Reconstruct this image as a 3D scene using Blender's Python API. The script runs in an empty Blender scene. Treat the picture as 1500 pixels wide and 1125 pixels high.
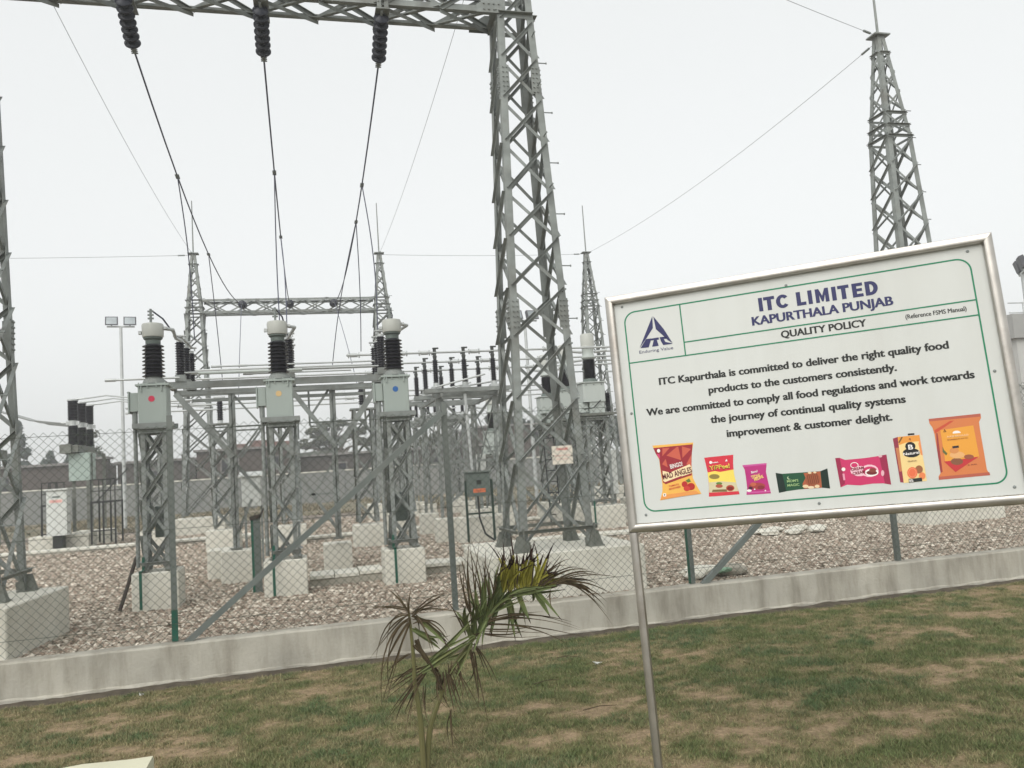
import bpy, bmesh, math, random
import numpy as np
from mathutils import Vector, Matrix
random.seed(7); RNG = np.random.default_rng(11)
S = bpy.context.scene
COL = S.collection
R = math.radians
SKYW, EXPO, HAZE = .70, .33, .003

# ------------------------------------------------------------------ camera
EYE = Vector((0, 0, 1.75))
cd = bpy.data.cameras.new('camera'); cam = bpy.data.objects.new('camera', cd); COL.objects.link(cam)
h, p, r = R(14.33), R(5.56), R(3.91)
fw = Vector((math.sin(h)*math.cos(p), math.cos(h)*math.cos(p), math.sin(p)))
rt = Vector((math.cos(h), -math.sin(h), 0)); up = rt.cross(fw)
rt2 = rt*math.cos(r) - up*math.sin(r); up2 = up*math.cos(r) + rt*math.sin(r)
M = Matrix((rt2, up2, -fw)).transposed().to_4x4(); M.translation = EYE
cam.matrix_world = M
cd.sensor_width = 36; cd.lens = 36*1205/1500; cd.clip_start = 0.05; cd.clip_end = 3000
S.camera = cam

# ------------------------------------------------------------------ light: bright hazy overcast
SUN_EL, SUN_AZ = R(42), R(213)
w = bpy.data.worlds.new('World'); S.world = w; w.use_nodes = True
nt = w.node_tree; nt.nodes.clear()
sky = nt.nodes.new('ShaderNodeTexSky'); sky.sky_type = 'NISHITA'; sky.sun_disc = False
sky.sun_elevation = SUN_EL; sky.sun_rotation = SUN_AZ; sky.air_density = 1.2; sky.dust_density = 5; sky.ozone_density = 1
hs = nt.nodes.new('ShaderNodeHueSaturation'); hs.inputs['Saturation'].default_value = .12; hs.inputs['Value'].default_value = 1
bg = nt.nodes.new('ShaderNodeBackground'); bg.inputs['Strength'].default_value = 0.05
bg2 = nt.nodes.new('ShaderNodeBackground'); bg2.inputs['Color'].default_value = (.80, .82, .815, 1); bg2.inputs['Strength'].default_value = SKYW
add = nt.nodes.new('ShaderNodeAddShader'); wo = nt.nodes.new('ShaderNodeOutputWorld')
L = nt.links.new
L(sky.outputs[0], hs.inputs['Color']); L(hs.outputs[0], bg.inputs['Color'])
L(bg.outputs[0], add.inputs[0]); L(bg2.outputs[0], add.inputs[1]); L(add.outputs[0], wo.inputs[0])
sd = bpy.data.lights.new('sun', 'SUN'); sd.energy = 1.2; sd.angle = R(55); sd.color = (1, .97, .92)
sun = bpy.data.objects.new('sun', sd); COL.objects.link(sun)
sun.rotation_euler = (math.pi/2-SUN_EL, 0, math.pi-SUN_AZ); sun.location = (0, 0, 30)
S.view_settings.view_transform = 'Standard'; S.view_settings.look = 'None'
S.view_settings.exposure = EXPO; S.view_settings.gamma = 1; S.view_settings.use_curve_mapping = False
S.cycles.volume_bounces = 1; S.cycles.max_bounces = 6; S.cycles.transparent_max_bounces = 16
S.cycles.use_denoising = True

# ------------------------------------------------------------------ materials
def lin(c):
    return tuple((v/255/12.92 if v/255 <= .04045 else ((v/255+.055)/1.055)**2.4) for v in c)
MATS = {}
def mat(name, col, rough=.7, metal=0, var=.12, scale=6, dirt=None, dirt_amt=.5, bump=0, bscale=60, spec=.3, trans=False, streak=False):
    if name in MATS: return MATS[name]
    m = bpy.data.materials.new(name); m.use_nodes = True; t = m.node_tree; N = t.nodes; K = t.links.new
    b = N['Principled BSDF']; b.inputs['Roughness'].default_value = rough; b.inputs['Metallic'].default_value = metal
    b.inputs['Specular IOR Level'].default_value = spec
    tc = N.new('ShaderNodeTexCoord'); n = N.new('ShaderNodeTexNoise'); n.inputs['Scale'].default_value = scale; n.inputs['Detail'].default_value = 6
    K(tc.outputs['Object'], n.inputs['Vector'])
    if streak:
        mp = N.new('ShaderNodeMapping'); mp.inputs['Scale'].default_value = (1, 1, .12); K(tc.outputs['Object'], mp.inputs['Vector']); K(mp.outputs[0], n.inputs['Vector'])
    mr = N.new('ShaderNodeMapRange'); mr.inputs[1].default_value = .3; mr.inputs[2].default_value = .7
    mr.inputs[3].default_value = 1-var; mr.inputs[4].default_value = 1+var; K(n.outputs[0], mr.inputs[0])
    mx = N.new('ShaderNodeMix'); mx.data_type = 'RGBA'; mx.blend_type = 'MULTIPLY'; mx.inputs[0].default_value = 1
    mx.inputs[6].default_value = (*col, 1); K(mr.outputs[0], mx.inputs[7]); out = mx.outputs[2]
    if dirt:
        n2 = N.new('ShaderNodeTexNoise'); n2.inputs['Scale'].default_value = scale*.45; n2.inputs['Detail'].default_value = 9; n2.inputs['Roughness'].default_value = .7
        if streak: K(mp.outputs[0], n2.inputs['Vector'])
        else: K(tc.outputs['Object'], n2.inputs['Vector'])
        r2 = N.new('ShaderNodeMapRange'); r2.inputs[1].default_value = .48; r2.inputs[2].default_value = .72; r2.inputs[4].default_value = dirt_amt; K(n2.outputs[0], r2.inputs[0])
        m2 = N.new('ShaderNodeMix'); m2.data_type = 'RGBA'; K(r2.outputs[0], m2.inputs[0]); K(out, m2.inputs[6]); m2.inputs[7].default_value = (*dirt, 1); out = m2.outputs[2]
    K(out, b.inputs['Base Color'])
    if bump:
        n3 = N.new('ShaderNodeTexNoise'); n3.inputs['Scale'].default_value = bscale; n3.inputs['Detail'].default_value = 5; K(tc.outputs['Object'], n3.inputs['Vector'])
        bp = N.new('ShaderNodeBump'); bp.inputs['Strength'].default_value = bump; bp.inputs['Distance'].default_value = .01; K(n3.outputs[0], bp.inputs['Height']); K(bp.outputs[0], b.inputs['Normal'])
    if trans: b.inputs['Subsurface Weight'].default_value = 0
    MATS[name] = m; return m
STEEL = mat('galvanised_steel', (.235, .253, .24), .62, .15, .22, 5, (.14, .125, .10), .55)
STEEL_D = mat('weathered_galvanised_steel', (.165, .175, .155), .65, .15, .2, 4, (.10, .09, .07), .5)
BOLT = mat('bolt_steel', (.22, .24, .23), .6, .2, .1, 20)
TANK = mat('grey_green_tank_paint', (.34, .385, .355), .45, 0, .06, 3, (.20, .20, .17), .45, streak=True)
TANKW = mat('pale_grey_tank_paint', (.46, .50, .47), .45, 0, .06, 3, (.27, .27, .23), .4, streak=True)
CAP = mat('off_white_cap_paint', (.47, .48, .44), .4, 0, .05, 3, (.34, .32, .28), .5, streak=True)
PORC = mat('brown_black_porcelain', (.013, .012, .017), .3, 0, .15, 10, spec=.35)
DISC = mat('dark_disc_porcelain', (.022, .024, .034), .35, 0, .15, 10, spec=.3)
ALU = mat('aluminium_tube', (.48, .50, .49), .45, .3, .08, 4)
WIRE = mat('stranded_conductor', (.085, .09, .13), .6, .2, .05, 4)
EARTHW = mat('thin_earth_wire', (.22, .23, .23), .6, .2, .05, 4)
CONC = mat('pale_plinth_concrete', (.63, .615, .54), .9, 0, .09, 3, (.40, .375, .31), .7, .25, 50)
KERB = mat('stained_kerb_concrete', (.35, .33, .275), .9, 0, .14, 2.2, (.17, .155, .13), .75, .3, 60)
FENCE = mat('dull_green_fence_wire', (.06, .075, .055), .6, .2, .1, 5)
POST = mat('grey_painted_fence_post', (.125, .143, .132), .5, .1, .18, 5, (.22, .22, .20), .4, streak=True)
GREEN = mat('dark_green_paint', (.010, .085, .055), .5, 0, .15, 8)
BLACKP = mat('black_painted_steel', (.02, .021, .022), .5, 0, .2, 8)
STAIN = mat('brushed_stainless_steel', (.43, .41, .375), .30, .88, .12, 8, (.24, .19, .15), .55)
WHITEB = mat('white_sign_board', (.585, .60, .575), .35, 0, .03, 1.5, (.45, .45, .41), .5, streak=True)
WHITEC = mat('white_cabinet_paint', (.62, .64, .61), .45, 0, .05, 4, (.38, .38, .34), .4, streak=True)
PANEL = mat('grey_green_cabinet_paint', (.11, .135, .12), .5, 0, .08, 4)
RUST = mat('dark_rusty_steel', (.05, .04, .034), .8, 0, .2, 9)

# ------------------------------------------------------------------ mesh builder
class MB:
    def __init__(s): s.v = []; s.f = []; s.m = []; s.cur = 0
    def addm(s, vs, fs):
        o = len(s.v); s.v += [tuple(v) for v in vs]
        for f in fs: s.f.append(tuple(o+i for i in f)); s.m.append(s.cur)
        return s
    def box(s, x0, y0, z0, x1, y1, z1):
        return s.addm([(x, y, z) for z in (z0, z1) for x, y in ((x0, y0), (x1, y0), (x1, y1), (x0, y1))],
                      [(3, 2, 1, 0), (4, 5, 6, 7), (0, 1, 5, 4), (1, 2, 6, 5), (2, 3, 7, 6), (3, 0, 4, 7)])
    def bbox(s, x0, y0, z0, x1, y1, z1, b=.01):      # box with chamfered top and vertical edges
        def ring(i, z): return [(x0+i, y0, z), (x1-i, y0, z), (x1, y0+i, z), (x1, y1-i, z), (x1-i, y1, z), (x0+i, y1, z), (x0, y1-i, z), (x0, y0+i, z)]
        def ring2(z): return [(x0+b, y0+b, z)]*0 + [(x0+2*b, y0+b, z), (x1-2*b, y0+b, z), (x1-b, y0+2*b, z), (x1-b, y1-2*b, z), (x1-2*b, y1-b, z), (x0+2*b, y1-b, z), (x0+b, y1-2*b, z), (x0+b, y0+2*b, z)]
        vs = ring(b, z0)+ring(b, z1-b)+ring2(z1)
        fs = [tuple(range(7, -1, -1)), tuple(range(16, 24))]
        for k in (0, 8):
            for i in range(8): fs.append((k+i, k+(i+1) % 8, k+8+(i+1) % 8, k+8+i))
        return s.addm(vs, fs)
    def frame(s, p0, p1, side=None):
        p0, p1 = Vector(p0), Vector(p1); d = (p1-p0); L_ = d.length; d = d/L_ if L_ else Vector((0, 0, 1))
        a = Vector(side) if side is not None else Vector((0, 0, 1))
        if abs(d.dot(a.normalized())) > .98: a = Vector((0, 1, 0)) if abs(d.y) < .9 else Vector((1, 0, 0))
        u = (a-d*a.dot(d)).normalized(); v = d.cross(u)
        return p0, p1, u, v
    def prism(s, p0, p1, sec, side=None, caps=True):
        p0, p1, u, v = s.frame(p0, p1, side); n = len(sec)
        vs = [p+u*a+v*b for p in (p0, p1) for a, b in sec]
        fs = [(i, (i+1) % n, n+(i+1) % n, n+i) for i in range(n)]
        if caps: fs += [tuple(range(n-1, -1, -1)), tuple(range(n, 2*n))]
        return s.addm(vs, fs)
    def bar(s, p0, p1, a, b, side=None):      # a along 'side', b across
        return s.prism(p0, p1, [(-a/2, -b/2), (a/2, -b/2), (a/2, b/2), (-a/2, b/2)], side)
    def ang(s, p0, p1, a, t, u, v):           # L section: corner on the line, flanges along u and v
        p0, p1, u, v = Vector(p0), Vector(p1), Vector(u), Vector(v)
        sec = [(0, 0), (a, 0), (a, t), (t, t), (t, a), (0, a)]
        vs = [p+u*x+v*y for p in (p0, p1) for x, y in sec]
        fs = [(i, (i+1) % 6, 6+(i+1) % 6, 6+i) for i in range(6)]+[(3, 2, 1, 0), (5, 4, 3, 0), (6, 7, 8, 9), (6, 9, 10, 11)]
        return s.addm(vs, fs)
    def cyl(s, p0, p1, r0, r1=None, n=8, caps=True):
        r1 = r0 if r1 is None else r1; p0, p1, u, v = s.frame(p0, p1)
        c = [(math.cos(2*math.pi*i/n), math.sin(2*math.pi*i/n)) for i in range(n)]
        vs = [p0+u*a*r0+v*b*r0 for a, b in c]+[p1+u*a*r1+v*b*r1 for a, b in c]
        fs = [(i, (i+1) % n, n+(i+1) % n, n+i) for i in range(n)]
        if caps: fs += [tuple(range(n-1, -1, -1)), tuple(range(n, 2*n))]
        return s.addm(vs, fs)
    def lathe(s, o, axis, prof, n=16):
        o = Vector(o); ax = Vector(axis).normalized(); _, _, u, v = s.frame(o, o+ax)
        vs = []; fs = []
        for rr, zz in prof:
            for i in range(n):
                a = 2*math.pi*i/n; vs.append(o+ax*zz+u*rr*math.cos(a)+v*rr*math.sin(a))
        for k in range(len(prof)-1):
            for i in range(n): fs.append((k*n+i, k*n+(i+1) % n, (k+1)*n+(i+1) % n, (k+1)*n+i))
        fs += [tuple(range(n-1, -1, -1)), tuple((len(prof)-1)*n+i for i in range(n))]
        return s.addm(vs, fs)
    def tube(s, pts, r0, r1=None, n=6):
        r1 = r0 if r1 is None else r1; pts = [Vector(q) for q in pts]; k = len(pts); vs = []; fs = []; u = None
        for j, q in enumerate(pts):
            d = (pts[min(j+1, k-1)]-pts[max(j-1, 0)]).normalized()
            a = u if u is not None else (Vector((0, 0, 1)) if abs(d.z) < .9 else Vector((1, 0, 0)))
            u = (a-d*a.dot(d)).normalized(); v = d.cross(u); rr = r0+(r1-r0)*j/(k-1)
            for i in range(n):
                t = 2*math.pi*i/n; vs.append(q+u*rr*math.cos(t)+v*rr*math.sin(t))
        for j in range(k-1):
            for i in range(n): fs.append((j*n+i, j*n+(i+1) % n, (j+1)*n+(i+1) % n, (j+1)*n+i))
        fs += [tuple(range(n-1, -1, -1)), tuple((k-1)*n+i for i in range(n))]
        return s.addm(vs, fs)
    def mesh(s, name, mats, origin=(0, 0, 0), smooth=False):
        me = bpy.data.meshes.new(name); o = Vector(origin)
        me.from_pydata([(v[0]-o.x, v[1]-o.y, v[2]-o.z) for v in s.v], [], s.f)
        for m_ in (mats if isinstance(mats, (list, tuple)) else [mats]): me.materials.append(m_)
        if any(s.m): me.polygons.foreach_set('material_index', s.m)
        if smooth:
            me.polygons.foreach_set('use_smooth', [True]*len(me.polygons)); me.set_sharp_from_angle(angle=R(38))
        me.update(); return me
    def build(s, name, mats, parent=None, smooth=False, origin=None, **tags):
        if origin is None:
            origin = wloc(parent) if parent is not None else (0, 0, 0)
            me = s.mesh(name, mats, origin, smooth); o = bpy.data.objects.new(name, me)
        else:
            me = s.mesh(name, mats, origin, smooth); o = bpy.data.objects.new(name, me)
            o.location = Vector(origin)-(wloc(parent) if parent is not None else Vector())
        COL.objects.link(o); o.parent = parent
        for k_, v_ in tags.items(): o[k_] = v_
        return o
def wloc(o):
    v = Vector()
    while o is not None: v = v+o.location; o = o.parent
    return v
def thing(name, label, cat, loc, group=None):
    o = bpy.data.objects.new(name, None); COL.objects.link(o); o.location = loc; o.empty_display_size = .2
    o['label'] = label; o['category'] = cat
    if group: o['group'] = group
    return o
def tag(o, label, cat, group=None):
    o['label'] = label; o['category'] = cat
    if group: o['group'] = group
    return o
def copy_tree(o, loc=None, label=None, parent=None):
    c = o.copy(); COL.objects.link(c); c.parent = parent
    if loc is not None: c.location = loc
    if label: c['label'] = label
    for ch in list(o.children): copy_tree(ch, parent=c)
    return c
def shared(me, name, loc, parent=None, rot=None):
    o = bpy.data.objects.new(name, me); COL.objects.link(o); o.parent = parent; o.location = loc
    if rot: o.rotation_euler = rot
    return o
G = 0.345      # top of the gravel

# value noise for ground patches (numpy)
def vnoise(x, y, seed=0):
    xi = np.floor(x).astype(np.int64); yi = np.floor(y).astype(np.int64); fx = x-xi; fy = y-yi
    fx = fx*fx*(3-2*fx); fy = fy*fy*(3-2*fy)
    def hsh(a, b):
        n = (a*374761393+b*668265263+seed*1442695041) & 0x7fffffff; n = ((n ^ (n >> 13))*1274126177) & 0x7fffffff
        return ((n ^ (n >> 16)) & 0xffff)/65535.
    return (hsh(xi, yi)*(1-fx)+hsh(xi+1, yi)*fx)*(1-fy)+(hsh(xi, yi+1)*(1-fx)+hsh(xi+1, yi+1)*fx)*fy
def fbm(x, y, seed=0, o=4):
    s_ = 0; a = .5
    for i in range(o): s_ = s_+a*vnoise(x*2**i, y*2**i, seed+i); a *= .5
    return s_/(1-.5**o)

# ------------------------------------------------------------------ ground
def grid(name, x0, x1, y0, y1, step, zf, m, **tags):
    nx = int((x1-x0)/step)+1; ny = int((y1-y0)/step)+1
    X, Y = np.meshgrid(np.linspace(x0, x1, nx), np.linspace(y0, y1, ny)); Z = zf(X, Y)
    co = np.stack([X, Y, Z], -1).reshape(-1, 3).astype(np.float32)
    i = np.arange(nx*ny).reshape(ny, nx); q = np.stack([i[:-1, :-1], i[:-1, 1:], i[1:, 1:], i[1:, :-1]], -1).reshape(-1, 4)
    me = bpy.data.meshes.new(name); me.vertices.add(len(co)); me.vertices.foreach_set('co', co.ravel())
    me.loops.add(q.size); me.loops.foreach_set('vertex_index', q.ravel().astype(np.int32))
    me.polygons.add(len(q)); me.polygons.foreach_set('loop_start', np.arange(0, q.size, 4, dtype=np.int32))
    me.update(calc_edges=True); me.polygons.foreach_set('use_smooth', np.ones(len(q), bool)); me.materials.append(m)
    o = bpy.data.objects.new(name, me); COL.objects.link(o)
    for k, v in tags.items(): o[k] = v
    return o, X, Y
def node_mat(name):
    m = bpy.data.materials.new(name); m.use_nodes = True; return m, m.node_tree.nodes, m.node_tree.links.new, m.node_tree.nodes['Principled BSDF']
# far ground out to the horizon
m_, N, K, b = node_mat('dusty_field'); b.inputs['Roughness'].default_value = .95
tc = N.new('ShaderNodeTexCoord'); n = N.new('ShaderNodeTexNoise'); n.inputs['Scale'].default_value = .6; n.inputs['Detail'].default_value = 10; K(tc.outputs['Object'], n.inputs['Vector'])
cr = N.new('ShaderNodeValToRGB'); cr.color_ramp.elements[0].position = .38; cr.color_ramp.elements[0].color = (.085, .085, .045, 1); cr.color_ramp.elements[1].position = .62; cr.color_ramp.elements[1].color = (.23, .19, .13, 1)
K(n.outputs[0], cr.inputs[0]); K(cr.outputs[0], b.inputs['Base Color'])
FIELD = m_
MB().addm([(-250, -40, -.04), (250, -40, -.04), (250, 8.2, -.04), (-250, 8.2, -.04)], [(0, 1, 2, 3)]).build('ground', FIELD, kind='structure')
MB().addm([(-250, 8.2, G-.09), (250, 8.2, G-.09), (250, 300, G-.09), (-250, 300, G-.09)], [(0, 1, 2, 3)]).build('ground', FIELD, kind='structure')

# lawn: dryness field shared by soil colour and grass blades
def dry(X, Y):
    a = fbm(X*1.1+3, Y*1.7+8, 3); b_ = fbm(X*3.3, Y*4.6, 21, 4); c = fbm(X*9, Y*11, 40, 3)
    return .5+(a-.5)*.36+(b_-.5)*.42+(c-.5)*.40+.02*np.clip((X-1.5)/4, 0, 1)-.012
def lawn_z(X, Y): return .02*fbm(X*1.3, Y*1.3, 5)+.012*fbm(X*7, Y*7, 9)-.03*np.clip((Y-7.85)/.2, 0, 1)
m_, N, K, b = node_mat('lawn_soil'); b.inputs['Roughness'].default_value = .95; b.inputs['Specular IOR Level'].default_value = .1
at = N.new('ShaderNodeAttribute'); at.attribute_name = 'dry'
cr = N.new('ShaderNodeValToRGB'); e = cr.color_ramp.elements
e[0].position = .42; e[0].color = (.11, .105, .045, 1); e[1].position = .66; e[1].color = (.27, .20, .125, 1); q = e.new(.54); q.color = (.17, .14, .075, 1)
tc = N.new('ShaderNodeTexCoord'); n = N.new('ShaderNodeTexNoise'); n.inputs['Scale'].default_value = 55; n.inputs['Detail'].default_value = 7; K(tc.outputs['Object'], n.inputs['Vector'])
mr = N.new('ShaderNodeMapRange'); mr.inputs[3].default_value = -.14; mr.inputs[4].default_value = .14; K(n.outputs[0], mr.inputs[0])
ad = N.new('ShaderNodeMath'); K(at.outputs['Fac'], ad.inputs[0]); K(mr.outputs[0], ad.inputs[1]); K(ad.outputs[0], cr.inputs[0])
n4 = N.new('ShaderNodeTexNoise'); n4.inputs['Scale'].default_value = 21; n4.inputs['Detail'].default_value = 9; n4.inputs['Roughness'].default_value = .8; K(tc.outputs['Object'], n4.inputs['Vector'])
m4 = N.new('ShaderNodeMapRange'); m4.inputs[1].default_value = .35; m4.inputs[2].default_value = .65; m4.inputs[3].default_value = .62; m4.inputs[4].default_value = 1.35; K(n4.outputs[0], m4.inputs[0])
x4 = N.new('ShaderNodeMix'); x4.data_type = 'RGBA'; x4.blend_type = 'MULTIPLY'; x4.inputs[0].default_value = 1; K(cr.outputs[0], x4.inputs[6]); K(m4.outputs[0], x4.inputs[7]); K(x4.outputs[2], b.inputs['Base Color'])
bp = N.new('ShaderNodeBump'); bp.inputs['Strength'].default_value = .8; bp.inputs['Distance'].default_value = .01; K(n.outputs[0], bp.inputs['Height']); K(bp.outputs[0], b.inputs['Normal'])
lawn, X, Y = grid('lawn', -9, 16, 1.0, 8.1, .05, lawn_z, m_, kind='structure')
a = lawn.data.attributes.new('dry', 'FLOAT', 'POINT'); a.data.foreach_set('value', dry(X, Y).ravel().astype(np.float32))

def make_grass():
    n = 800000
    X = RNG.uniform(-3.2, 8.6, n); Y = 3.6+4.36*RNG.random(n)**1.0-.10*fbm(X*2.5, X*0+3.3, 19)
    keep = (X > -.45*Y-.6) & (X < 1.05*Y+.5)
    X, Y = X[keep], Y[keep]; d = dry(X, Y)
    clump = fbm(X*16, Y*16, 77, 2)
    keep = RNG.random(len(X)) < np.clip(1.25-(d-.51)*7.0, .28, 1)*np.clip(clump*2.2-.30, .15, 1); X, Y, d, clump = X[keep], Y[keep], d[keep], clump[keep]
    n = len(X); z = lawn_z(X, Y)
    hgt = (.010+.017*RNG.random(n))*(1.25-np.clip((d-.42)*3.2, 0, .75))*(.6+.8*clump); ang = RNG.uniform(0, 2*np.pi, n); wd = .0021+.002*RNG.random(n)
    lean = RNG.uniform(.3, 1.5, n)*hgt; la = RNG.uniform(0, 2*np.pi, n)
    cx, sx = np.cos(ang)*wd, np.sin(ang)*wd
    v = np.zeros((n, 3, 3), np.float32)
    v[:, 0] = np.stack([X-cx, Y-sx, z-.004], -1); v[:, 1] = np.stack([X+cx, Y+sx, z-.004], -1)
    v[:, 2] = np.stack([X+np.cos(la)*lean, Y+np.sin(la)*lean, z+hgt], -1)
    me = bpy.data.meshes.new('grass'); me.vertices.add(n*3); me.vertices.foreach_set('co', v.ravel())
    me.loops.add(n*3); me.loops.foreach_set('vertex_index', np.arange(n*3, dtype=np.int32))
    me.polygons.add(n); me.polygons.foreach_set('loop_start', np.arange(0, n*3, 3, dtype=np.int32)); me.update(calc_edges=True)
    t = np.clip((d-.47)*4.5+RNG.normal(0, .25, n)+.36+.18*np.clip((2.5-X)/3, 0, 1), 0, 1)[:, None]
    g1 = np.array([.128, .158, .062]); g2 = np.array([.28, .24, .13]); dk = np.array([.085, .130, .058])
    big = np.clip((fbm(X*2.6+40, Y*3.6, 55)-.53)*6, 0, .8)[:, None]
    c = (g1*(1-big)+dk*big*1.1)*(1-t)+g2*t; c = c*RNG.uniform(.75, 1.3, (n, 1))
    c4 = np.ones((n, 3, 4), np.float32); c4[:, :, :3] = c[:, None, :]
    a = me.color_attributes.new('blade', 'FLOAT_COLOR', 'POINT'); a.data.foreach_set('color', c4.ravel())
    m, N, K, b = node_mat('grass_blade'); b.inputs['Roughness'].default_value = .75; b.inputs['Specular IOR Level'].default_value = .15
    at = N.new('ShaderNodeAttribute'); at.attribute_name = 'blade'; K(at.outputs['Color'], b.inputs['Base Color']); me.materials.append(m)
    o = bpy.data.objects.new('grass', me); COL.objects.link(o); tag(o, 'short patchy mown grass with dry straw patches on the lawn', 'grass'); o['kind'] = 'stuff'
make_grass()

# kerb wall the fence stands on
def kerb():
    o = MB()
    n = 260; xs = np.linspace(-12, 20, n)
    prof = [(8.058, -.05), (8.062, .040), (8.083, .050), (8.085, .337), (8.098, .352), (8.275, .352), (8.29, .337), (8.29, .0)]
    vs = []; fs = []
    for x in xs:
        j = random.uniform(-.004, .004)
        for k_, (y, z) in enumerate(prof): vs.append((x, y+j*(1+(k_ in (0, 1))*3), z+j*.6+(random.uniform(-.012, .010) if k_ in (1, 2) else 0)))
    for i in range(n-1):
        for k in range(7): fs.append((i*8+k, (i+1)*8+k, (i+1)*8+k+1, i*8+k+1))
    fs += [tuple(range(8)), tuple((n-1)*8+7-i for i in range(8))]
    o.addm(vs, fs)
    m, N, K, b = node_mat('kerb_concrete'); b.inputs['Roughness'].default_value = .92; b.inputs['Specular IOR Level'].default_value = .2
    tc = N.new('ShaderNodeTexCoord'); mp = N.new('ShaderNodeMapping'); mp.inputs['Scale'].default_value = (1, 1, .22); K(tc.outputs['Object'], mp.inputs[0])
    n1 = N.new('ShaderNodeTexNoise'); n1.inputs['Scale'].default_value = 5; n1.inputs['Detail'].default_value = 8; n1.inputs['Roughness'].default_value = .65; K(mp.outputs[0], n1.inputs['Vector'])
    n2 = N.new('ShaderNodeTexNoise'); n2.inputs['Scale'].default_value = 1.1; n2.inputs['Detail'].default_value = 8; K(tc.outputs['Object'], n2.inputs['Vector'])
    cr = N.new('ShaderNodeValToRGB'); e = cr.color_ramp.elements; e[0].position = .33; e[0].color = (.28, .26, .215, 1); e[1].position = .58; e[1].color = (.44, .42, .36, 1)
    q = e.new(.44); q.color = (.36, .34, .285, 1); K(n1.outputs[0], cr.inputs[0])
    mr = N.new('ShaderNodeMapRange'); mr.inputs[1].default_value = .35; mr.inputs[2].default_value = .65; mr.inputs[3].default_value = .78; mr.inputs[4].default_value = 1.12; K(n2.outputs[0], mr.inputs[0])
    mx = N.new('ShaderNodeMix'); mx.data_type = 'RGBA'; mx.blend_type = 'MULTIPLY'; mx.inputs[0].default_value = 1; K(cr.outputs[0], mx.inputs[6]); K(mr.outputs[0], mx.inputs[7])
    K(mx.outputs[2], b.inputs['Base Color'])
    n3 = N.new('ShaderNodeTexNoise'); n3.inputs['Scale'].default_value = 40; n3.inputs['Detail'].default_value = 6; K(tc.outputs['Object'], n3.inputs['Vector'])
    bp = N.new('ShaderNodeBump'); bp.inputs['Strength'].default_value = .4; bp.inputs['Distance'].default_value = .01; K(n3.outputs[0], bp.inputs['Height']); K(bp.outputs[0], b.inputs['Normal'])
    o.build('kerb', m, kind='structure')
kerb()
# crumbled soil strip at the kerb foot
SOIL = mat('dark_damp_soil', (.085, .07, .05), .95, 0, .3, 12, (.03, .028, .022), .6, .5, 80)
st, X, Y = grid('path', -9, 16, 7.90, 8.05, .03, lambda X, Y: (.012+.034*fbm(X*5, Y*9, 8))*np.clip((Y-7.90)/.08, 0, 1)-.03*np.clip((7.97-Y)/.07, 0, 1)*fbm(X*3, Y*3, 4), SOIL, kind='structure')

# gravel bed, coloured dark as shade in the gaps, and its stones
m_, N, K, b = node_mat('gravel_bed'); b.inputs['Roughness'].default_value = .9
tc = N.new('ShaderNodeTexCoord'); vo = N.new('ShaderNodeTexVoronoi'); vo.inputs['Scale'].default_value = 22; K(tc.outputs['Object'], vo.inputs['Vector'])
cr = N.new('ShaderNodeValToRGB'); e = cr.color_ramp.elements; e[0].color = (.07, .055, .042, 1); e[1].color = (.36, .31, .26, 1); q = e.new(.5); q.color = (.17, .135, .11, 1)
sp = N.new('ShaderNodeSeparateColor'); K(vo.outputs['Color'], sp.inputs[0]); K(sp.outputs[0], cr.inputs[0]); K(cr.outputs[0], b.inputs['Base Color'])
bp = N.new('ShaderNodeBump'); bp.inputs['Strength'].default_value = 1; bp.inputs['Distance'].default_value = .03; bp.invert = True; K(vo.outputs['Distance'], bp.inputs['Height']); K(bp.outputs[0], b.inputs['Normal'])
BED = m_
def yard_z(X, Y): return G-.035+.03*(fbm(X*1.2, Y*1.2, 13)-.5)
bed, X, Y = grid('gravel_bed', -14, 26, 8.29, 33, .12, yard_z, BED, kind='structure')

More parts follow.
